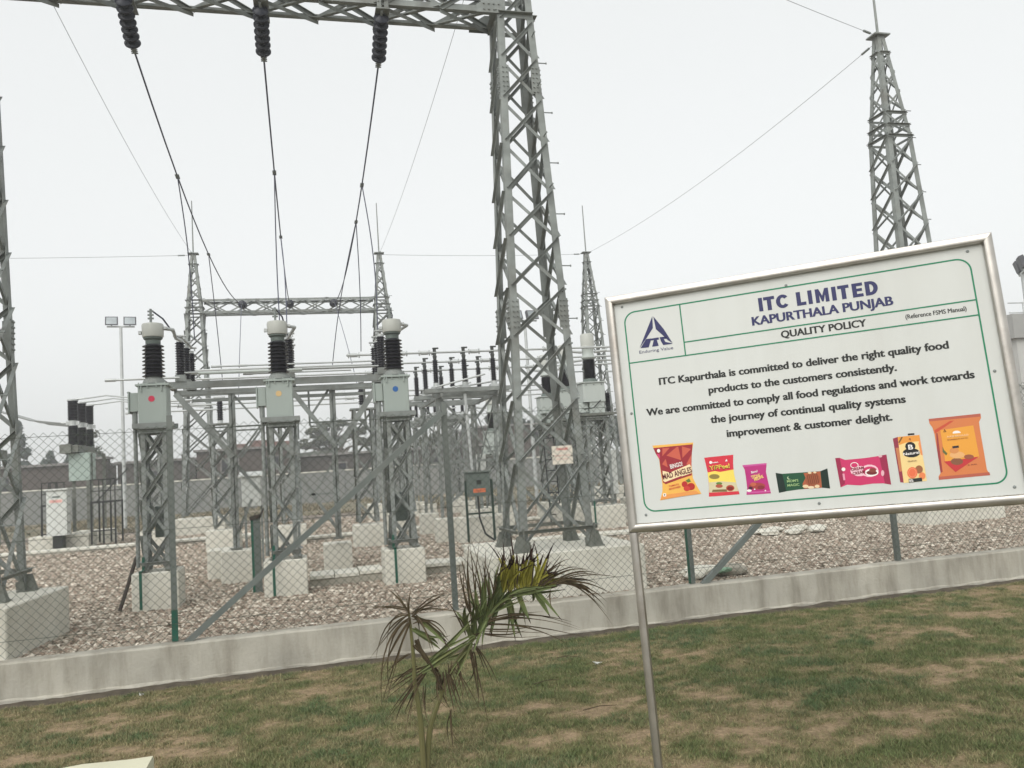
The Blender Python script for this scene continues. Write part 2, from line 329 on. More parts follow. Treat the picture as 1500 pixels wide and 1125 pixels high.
def gravel(name, x0, x1, y0, y1, dens, size, label):
    me = bpy.data.meshes.new(name); nx = max(2, int((x1-x0)/.3)); ny = max(2, int((y1-y0)/.3))
    X, Y = np.meshgrid(np.linspace(x0, x1, nx), np.linspace(y0, y1, ny)); Z = yard_z(X, Y)+.004
    i = np.arange(nx*ny).reshape(ny, nx); q = np.stack([i[:-1, :-1], i[:-1, 1:], i[1:, 1:], i[1:, :-1]], -1).reshape(-1, 4)
    cc = (X[:-1, :-1]+X[1:, 1:]).ravel()/2; yy = (Y[:-1, :-1]+Y[1:, 1:]).ravel()/2
    q = q[(cc > -.42*yy-1.0) & (cc < 1.02*yy+1.5)]
    me.from_pydata(np.stack([X, Y, Z], -1).reshape(-1, 3).tolist(), [], q.tolist())
    o = bpy.data.objects.new(name, me); COL.objects.link(o); tag(o, label, 'gravel'); o['kind'] = 'stuff'
    g = bpy.data.node_groups.new(name, 'GeometryNodeTree'); g.interface.new_socket('Geometry', in_out='OUTPUT', socket_type='NodeSocketGeometry'); g.interface.new_socket('Geometry', in_out='INPUT', socket_type='NodeSocketGeometry')
    N = g.nodes; K = g.links.new; gi = N.new('NodeGroupInput'); go = N.new('NodeGroupOutput')
    ds = N.new('GeometryNodeDistributePointsOnFaces'); ds.inputs['Density'].default_value = dens; K(gi.outputs[0], ds.inputs['Mesh'])
    ji = N.new('GeometryNodeGeometryToInstance')
    for k in range(4):
        ico = N.new('GeometryNodeMeshIcoSphere'); ico.inputs['Radius'].default_value = 1; ico.inputs['Subdivisions'].default_value = 1 if size > .03 and k % 2 else 2
        sp_ = N.new('GeometryNodeSetPosition'); nz = N.new('ShaderNodeTexNoise'); nz.noise_dimensions = '4D'; nz.inputs['W'].default_value = k*7.3; nz.inputs['Scale'].default_value = .9; nz.inputs['Detail'].default_value = 1
        sb = N.new('ShaderNodeVectorMath'); sb.operation = 'SUBTRACT'; sb.inputs[1].default_value = (.5, .5, .5); K(nz.outputs['Color'], sb.inputs[0])
        sc = N.new('ShaderNodeVectorMath'); sc.operation = 'SCALE'; sc.inputs['Scale'].default_value = 2.0; K(sb.outputs[0], sc.inputs[0]); K(sc.outputs[0], sp_.inputs['Offset']); K(ico.outputs[0], sp_.inputs['Geometry'])
        K(sp_.outputs[0], ji.inputs[0])
    io = N.new('GeometryNodeInstanceOnPoints'); K(ds.outputs['Points'], io.inputs['Points']); K(ji.outputs[0], io.inputs['Instance']); io.inputs['Pick Instance'].default_value = True
    rr = N.new('FunctionNodeRandomValue'); rr.data_type = 'FLOAT_VECTOR'; rr.inputs[0].default_value = (-.5, -.5, 0); rr.inputs[1].default_value = (.5, .5, 6.28); K(rr.outputs[0], io.inputs['Rotation'])
    rs = N.new('FunctionNodeRandomValue'); rs.data_type = 'FLOAT_VECTOR'; rs.inputs[0].default_value = (size*.5, size*.4, size*.3); rs.inputs[1].default_value = (size*1.25, size*1.0, size*.62); rs.inputs['Seed'].default_value = 5; K(rs.outputs[0], io.inputs['Scale'])
    sm = N.new('GeometryNodeSetMaterial'); sm.inputs['Material'].default_value = STONE; K(io.outputs[0], sm.inputs['Geometry']); K(sm.outputs[0], go.inputs[0])
    md = o.modifiers.new('stones', 'NODES'); md.node_group = g
m_, N, K, b = node_mat('gravel_stone'); b.inputs['Roughness'].default_value = .85; b.inputs['Specular IOR Level'].default_value = .2
oi = N.new('ShaderNodeObjectInfo'); cr = N.new('ShaderNodeValToRGB'); cr.color_ramp.interpolation = 'LINEAR'; e = cr.color_ramp.elements
e[0].color = (.12, .095, .07, 1); e[1].color = (.78, .72, .62, 1)
for ps, c in ((.12, (.19, .15, .115)), (.28, (.32, .245, .19)), (.42, (.25, .23, .185)), (.56, (.43, .355, .285)), (.70, (.30, .26, .21)), (.82, (.46, .41, .335)), (.92, (.62, .56, .47))): q = e.new(ps); q.color = (*c, 1)
K(oi.outputs['Random'], cr.inputs[0])
tc = N.new('ShaderNodeTexCoord'); n = N.new('ShaderNodeTexNoise'); n.inputs['Scale'].default_value = 2.5; n.inputs['Detail'].default_value = 4; K(tc.outputs['Object'], n.inputs['Vector'])
mr = N.new('ShaderNodeMapRange'); mr.inputs[3].default_value = .75; mr.inputs[4].default_value = 1.2; K(n.outputs[0], mr.inputs[0])
mx = N.new('ShaderNodeMix'); mx.data_type = 'RGBA'; mx.blend_type = 'MULTIPLY'; mx.inputs[0].default_value = 1; K(cr.outputs[0], mx.inputs[6]); K(mr.outputs[0], mx.inputs[7]); K(mx.outputs[2], b.inputs['Base Color'])
STONE = m_
gravel('gravel', -7, 15, 8.32, 13.0, 760, .037, 'pinkish grey crushed stone gravel behind the kerb, nearest part')
gravel('gravel', -10, 22, 13.0, 20.5, 480, .040, 'crushed stone gravel further back under the switchgear')
gravel('gravel', -11, 26, 20.5, 29, 160, .055, 'crushed stone gravel at the back of the yard')

# ------------------------------------------------------------------ fence
def fence():
    x0, x1, yf, zb, zt = -8.9, 16.6, 8.2, .37, 2.36
    t = thing('chain_link_fence', 'green chain-link fence with slanting braces standing on the concrete kerb', 'fence', (0, yf, .37))
    pitch = .078; nx = int((x1-x0)/pitch); nz = int((zt-zb)/pitch)*2; r_ = .0023
    vs = []; fs = []
    for i in range(nx):
        for s_ in (0, 1):
            y = yf-.03+(.002 if s_ else -.002); o = len(vs)
            for k in range(nz+1):
                z = zb+k*pitch/2+.004*math.sin(i*.7+k*.3); side = (k+s_) % 2
                x = x0+i*pitch+(side*pitch/2 if s_ == 0 else pitch/2+side*pitch/2)
                x += .006*math.sin(i*.37+k*.21)
                yy = y+.012*math.sin(i*.11+k*.09)
                vs += [(x-r_, yy, z), (x+r_, yy, z), (x, yy+r_*1.6, z)]
            for k in range(nz):
                a = o+k*3
                for j in range(3): fs.append((a+j, a+(j+1) % 3, a+3+(j+1) % 3, a+3+j))
    MB().addm(vs, fs).build('chain_link_mesh', FENCE, t, kind='stuff')
    for z in (.52, 1.37, 2.28): MB().cyl((x0, yf-.034, z), (x1, yf-.034, z), .0022, n=4).build('line_wire', FENCE, t)
    px = [-8.9, -6.34, -3.78, -1.22, 1.37, 3.93, 6.5, 9.07, 11.63, 14.2, 16.6]
    for i, x in enumerate(px):
        MB().ang((x-.025, yf, .36), (x-.025, yf, 2.42), .052, .006, (1, 0, 0), (0, 1, 0)).build('fence_post', POST, t)
        if x == -1.22: MB().ang((x-.0265, yf-.0015, .36), (x-.0265, yf-.0015, .64), .055, .0045, (1, 0, 0), (0, 1, 0)).build('painted_post_foot', GREEN, t)
        if x == 3.93: MB().box(x-.029, yf-.003, .36, x-.0255, yf+.05, 1.0).build('painted_post_edge', GREEN, t)
    for a, b_ in ((-6.34, -3.78), (-1.16, 1.33), (3.99, 6.45), (9.13, 11.6)):
        MB().ang((a+.02, yf-.045, .36), (b_-.01, yf-.045, 2.33), .055, .006, (.62, 0, -.78), (0, 1, 0)).build('diagonal_brace', POST, t)
    return t
fence()

# ------------------------------------------------------------------ steel lattice
def norm(v): v = Vector(v); return v.normalized()
def lattice(root, cx, cy, zs, hw, leg, brace, ind=True, lm=None, bm=None, plates=True, base_ring=None):
    """four angle legs with X bracing on each face; zs = panel heights, hw(z) = half width"""
    lm = lm or STEEL; bm = bm or STEEL
    C4 = [(-1, -1), (1, -1), (1, 1), (-1, 1)]
    kinks = [zs[0], zs[-1]]
    for a, b_ in C4:
        m = MB(); m.ang((cx+a*hw(zs[0]), cy+b_*hw(zs[0]), zs[0]), (cx+a*hw(zs[-1]), cy+b_*hw(zs[-1]), zs[-1]), leg, leg*.12, (-a, 0, 0), (0, -b_, 0)); m.build('leg', lm, root)
    mb = MB(); n_ = 0
    for f in range(4):
        (a0, b0), (a1, b1) = C4[f], C4[(f+1) % 4]; nrm = norm((a0+a1, b0+b1, 0))
        tx = norm((a1-a0, b1-b0, 0))
        for i in range(len(zs)-1):
            z0, z1 = zs[i], zs[i+1]
            for k in (0, 1):
                (p0, p1) = ((a0, b0), (a1, b1)) if k == 0 else ((a1, b1), (a0, b0))
                d = .004+brace*.01 if k == 0 else -leg*.12-.004
                A = Vector((cx+p0[0]*hw(z0), cy+p0[1]*hw(z0), z0)); B = Vector((cx+p1[0]*hw(z1), cy+p1[1]*hw(z1), z1))
                e = (B-A).normalized(); A = A+nrm*d+e*leg*.25; B = B+nrm*d-e*leg*.25
                u = e.cross(nrm)
                if u.z > 0: u = -u
                v = nrm if k == 0 else -nrm
                m = MB() if ind else mb
                m.ang(A, B, brace, brace*.1, u, v)
                if ind: m.build('brace', bm, root)
    if not ind: mb.build('bracing', bm, root, kind='stuff')
def ring(root, cx, cy, z, hwv, sz, name='cross_member', m_=None, joined=None):
    m_ = m_ or STEEL
    C4 = [(-1, -1), (1, -1), (1, 1), (-1, 1)]
    for f in range(4):
        (a0, b0), (a1, b1) = C4[f], C4[(f+1) % 4]; n_ = norm((a0+a1, b0+b1, 0))*.008
        mb = joined or MB(); off = .003*(f % 2)
        mb.ang((cx+a0*hwv+n_.x, cy+b0*hwv+n_.y, z+off), (cx+a1*hwv+n_.x, cy+b1*hwv+n_.y, z+off), sz, sz*.12, (0, 0, -1), n_.normalized())
        if joined is None: mb.build(name, m_, root)

# near gantry towers: heights of the panel points
ZS = [.86, 1.77, 2.46, 3.16, 3.74, 4.32, 4.88, 5.46, 5.99, 6.5, 6.97, 7.42]
def hw_near(z): return .42+(z-.8)*(.205-.42)/(7.05-.8) if z < 7.05 else .205
def big_tower(cx, cy, label):
    t = thing('gantry_tower', label, 'lattice tower', (cx, cy, .80), 'steel lattice gantry towers')
    lattice(t, cx, cy, ZS, hw_near, .082, .038)
    C4 = [(-1, -1), (1, -1), (1, 1), (-1, 1)]
    for a, b_ in C4:      # flared shoe on the plinth
        x, y = cx+a*hw_near(.8), cy+b_*hw_near(.8)
        m = MB(); m.box(x-.085, y-.085, .80, x+.085, y+.085, .815)
        m.addm([(x-.08, y-.05, .815), (x+.08, y-.05, .815), (x+.08, y+.05, .815), (x-.08, y+.05, .815), (x-.035, y-.03, .97), (x+.035, y-.03, .97), (x+.035, y+.03, .97), (x-.035, y+.03, .97)],
               [(0, 1, 5, 4), (1, 2, 6, 5), (2, 3, 7, 6), (3, 0, 4, 7), (4, 5, 6, 7)])
        m.ang((x-a*.0, y, .815), (x-a*.006, y-b_*.006, .90), .105, .012, (-a, 0, 0), (0, -b_, 0))
        m.build('leg_shoe', STEEL_D, t)
    for zc in (3.42, 6.22):      # bolted splice plates
        for a, b_ in C4:
            x, y = cx+a*hw_near(zc), cy+b_*hw_near(zc)
            m = MB(); m.box(min(x+a*.006, x-a*.10), y+b_*.008-.004, zc-.17, max(x+a*.006, x-a*.10), y+b_*.008+.004, zc+.17)
            m.box(x+a*.010-.004, min(y+b_*.002, y-b_*.10), zc-.17, x+a*.010+.004, max(y+b_*.002, y-b_*.10), zc+.17)
            for k in range(6):
                zz = zc-.145+k*.058
                for q in (.03, .075):
                    m.cyl((x-a*q, y+b_*.012, zz), (x-a*q, y+b_*.028, zz), .010, n=6); m.cyl((x+a*.014, y-b_*q, zz), (x+a*.030, y-b_*q, zz), .010, n=6)
            m.build('splice_plate', STEEL, t)
    for i in range(9):      # climbing bolts on the right front leg
        z = 1.5+i*.62; x, y = cx+hw_near(z), cy-hw_near(z)
        m = MB(); m.cyl((x, y+.03, z), (x+.115, y+.03, z), .007, n=5); m.cyl((x+.115, y+.03, z), (x+.125, y+.03, z), .013, n=6); m.build('climbing_bolt', BOLT, t)
        z += .31; y = cy-hw_near(z); x = cx+hw_near(z)
        m = MB(); m.cyl((x-.03, y, z), (x-.03, y-.115, z), .007, n=5); m.cyl((x-.03, y-.115, z), (x-.03, y-.125, z), .013, n=6); m.build('climbing_bolt', BOLT, t)
    ring(t, cx, cy, 1.03, hw_near(1.03)+.03, .04, 'earth_strip_ring', STEEL_D)
    for a, b_ in ((-1, -1), (1, -1)):
        x = cx+a*.40; MB().cyl((x, cy+b_*.5, .79), (x, cy+b_*.5, 1.06), .010, n=5).build('earth_strap', STEEL_D, t)
    for z in (7.05, 7.46): ring(t, cx, cy, z, .207, .06)
    # peak and mast above the beam
    mb = MB(); hp = lambda z: .205-(z-7.46)*(.15/1.5)
    for a, b_ in C4: MB().ang((cx+a*.205, cy+b_*.205, 7.42), (cx+a*.055, cy+b_*.055, 8.96), .07, .008, (-a, 0, 0), (0, -b_, 0)).build('peak_leg', STEEL, t)
    zz = [7.5, 7.95, 8.35, 8.7]
    for f in range(4):
        (a0, b0), (a1, b1) = C4[f], C4[(f+1) % 4]
        for i in range(3):
            for k in (0, 1):
                p0, p1 = ((a0, b0), (a1, b1)) if k else ((a1, b1), (a0, b0)); h0, h1 = hp(zz[i])+.004*k, hp(zz[i+1])+.004*k
                mb.bar((cx+p0[0]*h0, cy+p0[1]*h0, zz[i]), (cx+p1[0]*h1, cy+p1[1]*h1, zz[i+1]), .035, .006)
    mb.build('peak_bracing', STEEL, t)
    m = MB(); m.box(cx-.11, cy-.11, 8.96, cx+.11, cy+.11, 8.99); m.cyl((cx, cy, 8.99), (cx, cy, 10.7), .02, .014, n=6); m.build('lightning_spike', STEEL, t)
    return t
tw = big_tower(2.62, 9.12, 'large steel lattice tower between the fence and the sign, carrying the danger plate')
tl = copy_tree(tw, (-3.23, 9.12, .80), 'steel lattice tower cut off by the left edge of the photo')

# far towers: same family, fewer separate members
def hw_far(z): return .50+(z-.8)*(.25-.50)/(7.05-.8)
def far_tower(cx, cy, label, mast=1.7):
    t = thing('gantry_tower', label, 'lattice tower', (cx, cy, .80), 'steel lattice gantry towers')
    zs = [.84, 1.9, 2.75, 3.5, 4.2, 4.85, 5.45, 6.0, 6.52, 7.02]
    lattice(t, cx, cy, zs, hw_far, .09, .038, ind=False)
    C4 = [(-1, -1), (1, -1), (1, 1), (-1, 1)]
    hp = lambda z: .25-(z-7.02)*(.18/1.95)
    for a, b_ in C4: MB().ang((cx+a*.25, cy+b_*.25, 7.02), (cx+a*.07, cy+b_*.07, 8.97), .075, .009, (-a, 0, 0), (0, -b_, 0)).build('peak_leg', STEEL, t)
    mb = MB(); zz = [7.5, 7.88, 8.25, 8.6]
    for f in range(4):
        (a0, b0), (a1, b1) = C4[f], C4[(f+1) % 4]
        for i in range(3):
            for k in (0, 1):
                p0, p1 = ((a0, b0), (a1, b1)) if k else ((a1, b1), (a0, b0)); h0, h1 = hp(zz[i])+.004*k, hp(zz[i+1])+.004*k
                mb.bar((cx+p0[0]*h0, cy+p0[1]*h0, zz[i]), (cx+p1[0]*h1, cy+p1[1]*h1, zz[i+1]), .035, .006)
        h0, h1 = hp(7.06)+.004, hp(7.44)+.004
        mb.bar((cx+a0*h0, cy+b0*h0, 7.06), (cx+a1*h1, cy+b1*h1, 7.44), .035, .006); mb.bar((cx+a1*h0, cy+b1*h0, 7.06), (cx+a0*h1, cy+b0*h1, 7.44), .035, .01)
    mb.build('peak_bracing', STEEL, t)
    for z in (7.03, 7.24, 7.47, 8.63): ring(t, cx, cy, z, hp(z)+.002, .045)
    m = MB(); m.box(cx-.16, cy-.13, 8.96, cx+.16, cy+.13, 8.985); m.box(cx-.07, cy-.07, 8.86, cx+.07, cy+.07, 8.96); m.build('cap_plate', STEEL, t)
    m = MB(); m.cyl((cx, cy, 8.98), (cx, cy, 8.98+mast), .024, .016, n=6); m.build('lightning_spike', STEEL, t)
    for i in range(12):
        z = 2+i*.5; m = MB(); m.cyl((cx+hw_far(z), cy-hw_far(z)+.03, z), (cx+hw_far(z)+.1, cy-hw_far(z)+.03, z), .008, n=4); m.build('climbing_bolt', BOLT, t)
    return t
ft = far_tower(-3.15, 26.8, 'far lattice tower left of the distant gantry beam')
copy_tree(ft, (2.62, 26.8, .80), 'far lattice tower at the right end of the distant gantry beam')
copy_tree(ft, (9.85, 26.8, .80), 'far lattice tower with a spike, between the big tower and the sign')
copy_tree(ft, (10.33, 12.05, .80), 'tall lattice tower rising from behind the sign board')

def plinth(x0, y0, x1, y1, h, label, group='concrete plinths in the gravel'):
    m = MB(); m.bbox(x0-(x0+x1)/2, y0-(y0+y1)/2, -.12, x1-(x0+x1)/2, y1-(y0+y1)/2, h, .012)
    o = bpy.data.objects.new('concrete_plinth', m.mesh('concrete_plinth', CONC)); COL.objects.link(o); o.location = ((x0+x1)/2, (y0+y1)/2, G)
    tag(o, label, 'plinth', group); return o
plinth(1.78, 8.46, 3.52, 9.86, .455, 'long concrete block under the large lattice tower')
plinth(-4.2, 8.31, -2.53, 9.78, .455, 'concrete block at the lower left edge under the cut off tower').rotation_euler.z = R(-5)
for x, y, s_ in ((-3.15, 26.8, 'under the far left lattice tower'), (2.62, 26.8, 'under the far tower right of the distant beam'), (9.85, 26.8, 'under the far tower with the spike'), (10.33, 12.05, 'under the tower behind the sign')):
    plinth(x-.75, y-.75, x+.75, y+.75, .44, 'square concrete block '+s_)

def gantry_beam(xa, xb, cy, z0, hgt, hwid, ch, br, label, nb, ind):
    t = thing('gantry_beam', label, 'lattice beam', ((xa+xb)/2, cy, z0), 'lattice beams between gantry towers')
    for s_ in (-1, 1):
        MB().ang((xa, cy+s_*hwid, z0), (xb, cy+s_*hwid, z0), ch, ch*.12, (0, 0, 1), (0, -s_, 0)).build('bottom_chord', STEEL, t)
        MB().ang((xa, cy+s_*hwid, z0+hgt), (xb, cy+s_*hwid, z0+hgt), ch, ch*.12, (0, 0, -1), (0, -s_, 0)).build('top_chord', STEEL, t)
    xs = [xa+(xb-xa)*i/nb for i in range(nb+1)]; mb = MB()
    for i in range(nb):
        x0, x1 = xs[i], xs[i+1]
        segs = []
        for s_ in (-1, 1):
            y = cy+s_*(hwid+.006)
            segs += [((x0, y, z0+.02), (x1, y, z0+hgt-.02), (0, s_, 0)), ((x0, y-s_*(ch*.12+.012), z0+hgt-.02), (x1, y-s_*(ch*.12+.012), z0+.02), (0, -s_, 0))]
        for z, nz in ((z0-.006, -1), (z0+hgt+.006, 1)):
            if not ind: segs += [((x0, cy-hwid, z), (x1, cy+hwid, z), (0, 0, nz)) if i % 2 else ((x0, cy+hwid, z), (x1, cy-hwid, z), (0, 0, nz))]
            else: segs += [((x0, cy-hwid, z), (x1, cy+hwid, z), (0, 0, nz)), ((x0, cy+hwid, z-nz*(ch*.12+.012)), (x1, cy-hwid, z-nz*(ch*.12+.012)), (0, 0, -nz))]
        for A, B, nn in segs:
            if not ind: mb.bar(A, B, .006, br, nn); continue
            m = MB(); e = (Vector(B)-Vector(A)).normalized(); u = e.cross(Vector(nn)); m.ang(A, B, br, br*.12, u, nn)
            if ind: m.build('brace', STEEL, t)
    if not ind: mb.build('bracing', STEEL, t, kind='stuff')
    return t
nbm = gantry_beam(-3.07, 2.41, 9.12, 7.05, .45, .215, .07, .045, 'lattice beam crossing the top of the photo with three dark insulator strings', 8, True)
for s_ in (-1, 1):
    m = MB(); y = 9.12+s_*.232; m.addm([(2.15, y, 7.03), (2.5, y, 7.03), (2.5, y, 7.26), (2.36, y, 7.26), (2.15, y+s_*.002, 7.12)], [(0, 1, 2, 3, 4)]); m.addm([(v[0], v[1]+s_*.006, v[2]) for v in m.v[:5]], [(4, 3, 2, 1, 0)])
    for q in range(8): m.cyl((2.24+(q % 4)*.06, y, 7.07+(q//4)*.07), (2.24+(q % 4)*.06, y+s_*.02, 7.07+(q//4)*.07), .011, n=6)
    m.build('gusset_plate', STEEL, nbm)
for x in (-1.68, -.28, 1.05):      # hanger channels that hold the strings
    m = MB(); m.bar((x-.03, 8.885, 7.0), (x-.03, 8.885, 7.55), .012, .05, (0, 1, 0)); m.bar((x+.05, 8.885, 7.0), (x+.05, 8.885, 7.55), .012, .05, (0, 1, 0)); m.box(x-.07, 8.88, 6.985, x+.09, 9.36, 7.0); m.build('hanger_channel', STEEL, nbm)
gantry_beam(-2.90, 2.37, 26.8, 7.02, .45, .24, .075, .045, 'distant lattice beam between the two far towers', 7, False)

# ------------------------------------------------------------------ insulator strings and conductors
def dstring(p0, p1, n, rad, label, name='insulator_string'):
    t = thing(name, label, 'insulator', p0, 'disc insulator strings on the gantry beams')
    p0, p1 = Vector(p0), Vector(p1); d = (p1-p0); L_ = d.length; d = d/L_
    MB().cyl(p0, p0+d*L_*.08, .018, n=6).build('shackle', BOLT, t)
    st = L_*.80/n
    for k in range(n):
        q = p0+d*(L_*.08+st*k)
        MB().lathe(q, d, [(rad*.30, 0), (rad*.42, st*.12), (rad*.8, st*.26), (rad, st*.46), (rad*1.0, st*.62), (rad*.86, st*.78), (rad*.60, st*.86), (rad*.32, st*.97)], 18).build('disc', DISC, t, smooth=True)
    q = p0+d*L_*.88
    m = MB(); m.cyl(q, p1, .028, .02, n=8)
    for k in range(4): m.cyl(q+d*(.02+k*.024)+Vector((-.035, 0, 0)), q+d*(.02+k*.024)+Vector((.035, 0, 0)), .008, n=5)
    m.build('strain_clamp', BOLT, t, smooth=False)
    return t
dstring((-1.68, 8.91, 6.98), (-1.68, 9.58, 6.655), 7, .088, 'leftmost dark disc insulator string hanging from the near beam')
dstring((-.28, 8.91, 6.98), (-.28, 9.62, 6.66), 7, .088, 'middle dark disc insulator string hanging from the near beam')
dstring((1.05, 8.91, 6.98), (1.05, 9.60, 6.65), 7, .088, 'rightmost dark disc insulator string hanging from the near beam')
for x, s_ in ((-1.68, 'left'), (-.28, 'middle'), (1.05, 'right')):
    dstring((x, 26.5, 7.24), (x, 25.6, 7.10), 5, .12, s_+' round insulator string on the distant beam')
def sag(x, y): return {-1.68: 0, -.28: 0, 1.05: 0}.get(x, 0)
def wire(pts, r_, label, name='conductor_wire', cat='wire', group='overhead conductors between the gantries', m_=None, clamps=()):
    o0 = pts[0]; t = MB().tube(pts, r_, n=5)
    ob = t.build(name, m_ or WIRE, None, origin=o0); tag(ob, label, cat, group)
    for c in clamps:
        m = MB()
        c0, c1 = Vector(c[0]), Vector(c[1]); dd = (c1-c0)/3
        m.cyl(c0, c1, r_*1.6, n=6)
        for k in range(4): m.cyl(c0+dd*k-Vector((.028, 0, 0)), c0+dd*k+Vector((.028, 0, 0)), .013, n=6)
        m.build('clamp', BOLT, ob)
    return ob
def catz(y, y0=9.6, z0=6.655, y1=25.6, z1=7.10, s_=.62):
    t = (y-y0)/(y1-y0); return z0+(z1-z0)*t-s_*4*t*(1-t)
for x, lb in ((-1.68, 'left'), (-.28, 'middle'), (1.05, 'right')):
    ys = [9.6+i*1.0 for i in range(17)]
    cl = {-1.68: (12.7, 16.7), -.28: (12.5, 15.5), 1.05: (12.9, 14.6)}[x]
    wire([(x, y, catz(y)) for y in ys], .0115, lb+' main conductor sagging from the near beam to the distant beam', clamps=[((x, y-.06, catz(y-.06)-.0), (x, y+.06, catz(y+.06))) for y in cl])
def dropper(p, q, bulge, label):
    p, q = Vector(p), Vector(q); pts = []
    for i in range(13):
        t = i/12; a = p.lerp(q, t); a = a+Vector(bulge)*math.sin(math.pi*t); pts.append(tuple(a))
    return wire(pts, .009, label, 'dropper_wire', 'wire', 'droppers from the conductors to the switchgear')
dropper((-1.68, 12.7, catz(12.7)), (-1.66, 13.95, 4.1), (0.02, .12, .1), 'dropper from the left conductor to the brown insulators behind it')
dropper((-1.68, 16.7, catz(16.7)), (-1.72, 19.2, 3.95), (0, .1, 0), 'dropper from the left conductor down to the farther post insulator')
dropper((-.28, 12.5, catz(12.5)), (-.3, 12.9, 4.0), (-.02, .25, 0), 'front dropper from the middle conductor')
dropper((-.28, 15.5, catz(15.5)), (-.2, 12.95, 4.0), (.02, .1, .1), 'rear dropper from the middle conductor')
dropper((1.05, 12.9, catz(12.9)), (1.18, 12.9, 4.0), (.06, .05, 0), 'dropper from the right conductor to the equipment with the blue dot')
dropper((1.05, 14.6, catz(14.6)), (.62, 17.42, 4.07), (-.05, .1, 0), 'left dropper from the right conductor to the bus tube')
dropper((1.05, 14.6, catz(14.6)), (1.12, 16.0, 4.12), (.03, .1, 0), 'straight dropper from the right conductor to the bus tube end')
dropper((-1.68, 25.55, 7.1), (-1.62, 22.2, 3.9), (0, -.1, 0), 'dropper from the distant beam left of centre')
dropper((1.05, 25.55, 7.1), (1.35, 20.8, 3.85), (0, -.3, 0), 'dropper from the distant beam right of centre')
def ewire(p, q, s_, label, r_=.0042):
    p, q = Vector(p), Vector(q); pts = []
    for i in range(17):
        t = i/16; a = p.lerp(q, t); a.z -= s_*4*t*(1-t); pts.append(tuple(a))
    o = wire(pts, r_, label, 'earth_wire', 'wire', 'thin earth wires between the tower peaks', EARTHW)
    d = (Vector(pts[-2])-q).normalized(); m = MB(); m.cyl(q+d*.25, q+d*.45, .022, n=6); m.build('clamp', BOLT, o)
ewire((-3.28, 9.12, 8.97), (-3.15, 26.8, 8.93), .30, 'thin earth wire from the left near tower to the far left tower')
ewire((2.62, 9.12, 8.97), (2.62, 26.8, 8.93), .30, 'thin earth wire from the large tower to the far tower')
ewire((-16, 26.8, 8.93), (-3.15, 26.8, 8.93), .08, 'level earth wire running off to the left from the far left tower', .006)
ewire((2.62, 26.8, 8.93), (9.85, 26.8, 8.93), .05, 'level earth wire between the two far right towers', .006)
ewire((9.85, 26.8, 8.93), (10.33, 12.05, 8.90), .30, 'earth wire rising to the tower behind the sign', .0048)
ewire((2.62, 9.12, 8.97), (10.33, 12.05, 8.98), .05, 'earth wire at the top right reaching the tower behind the sign')

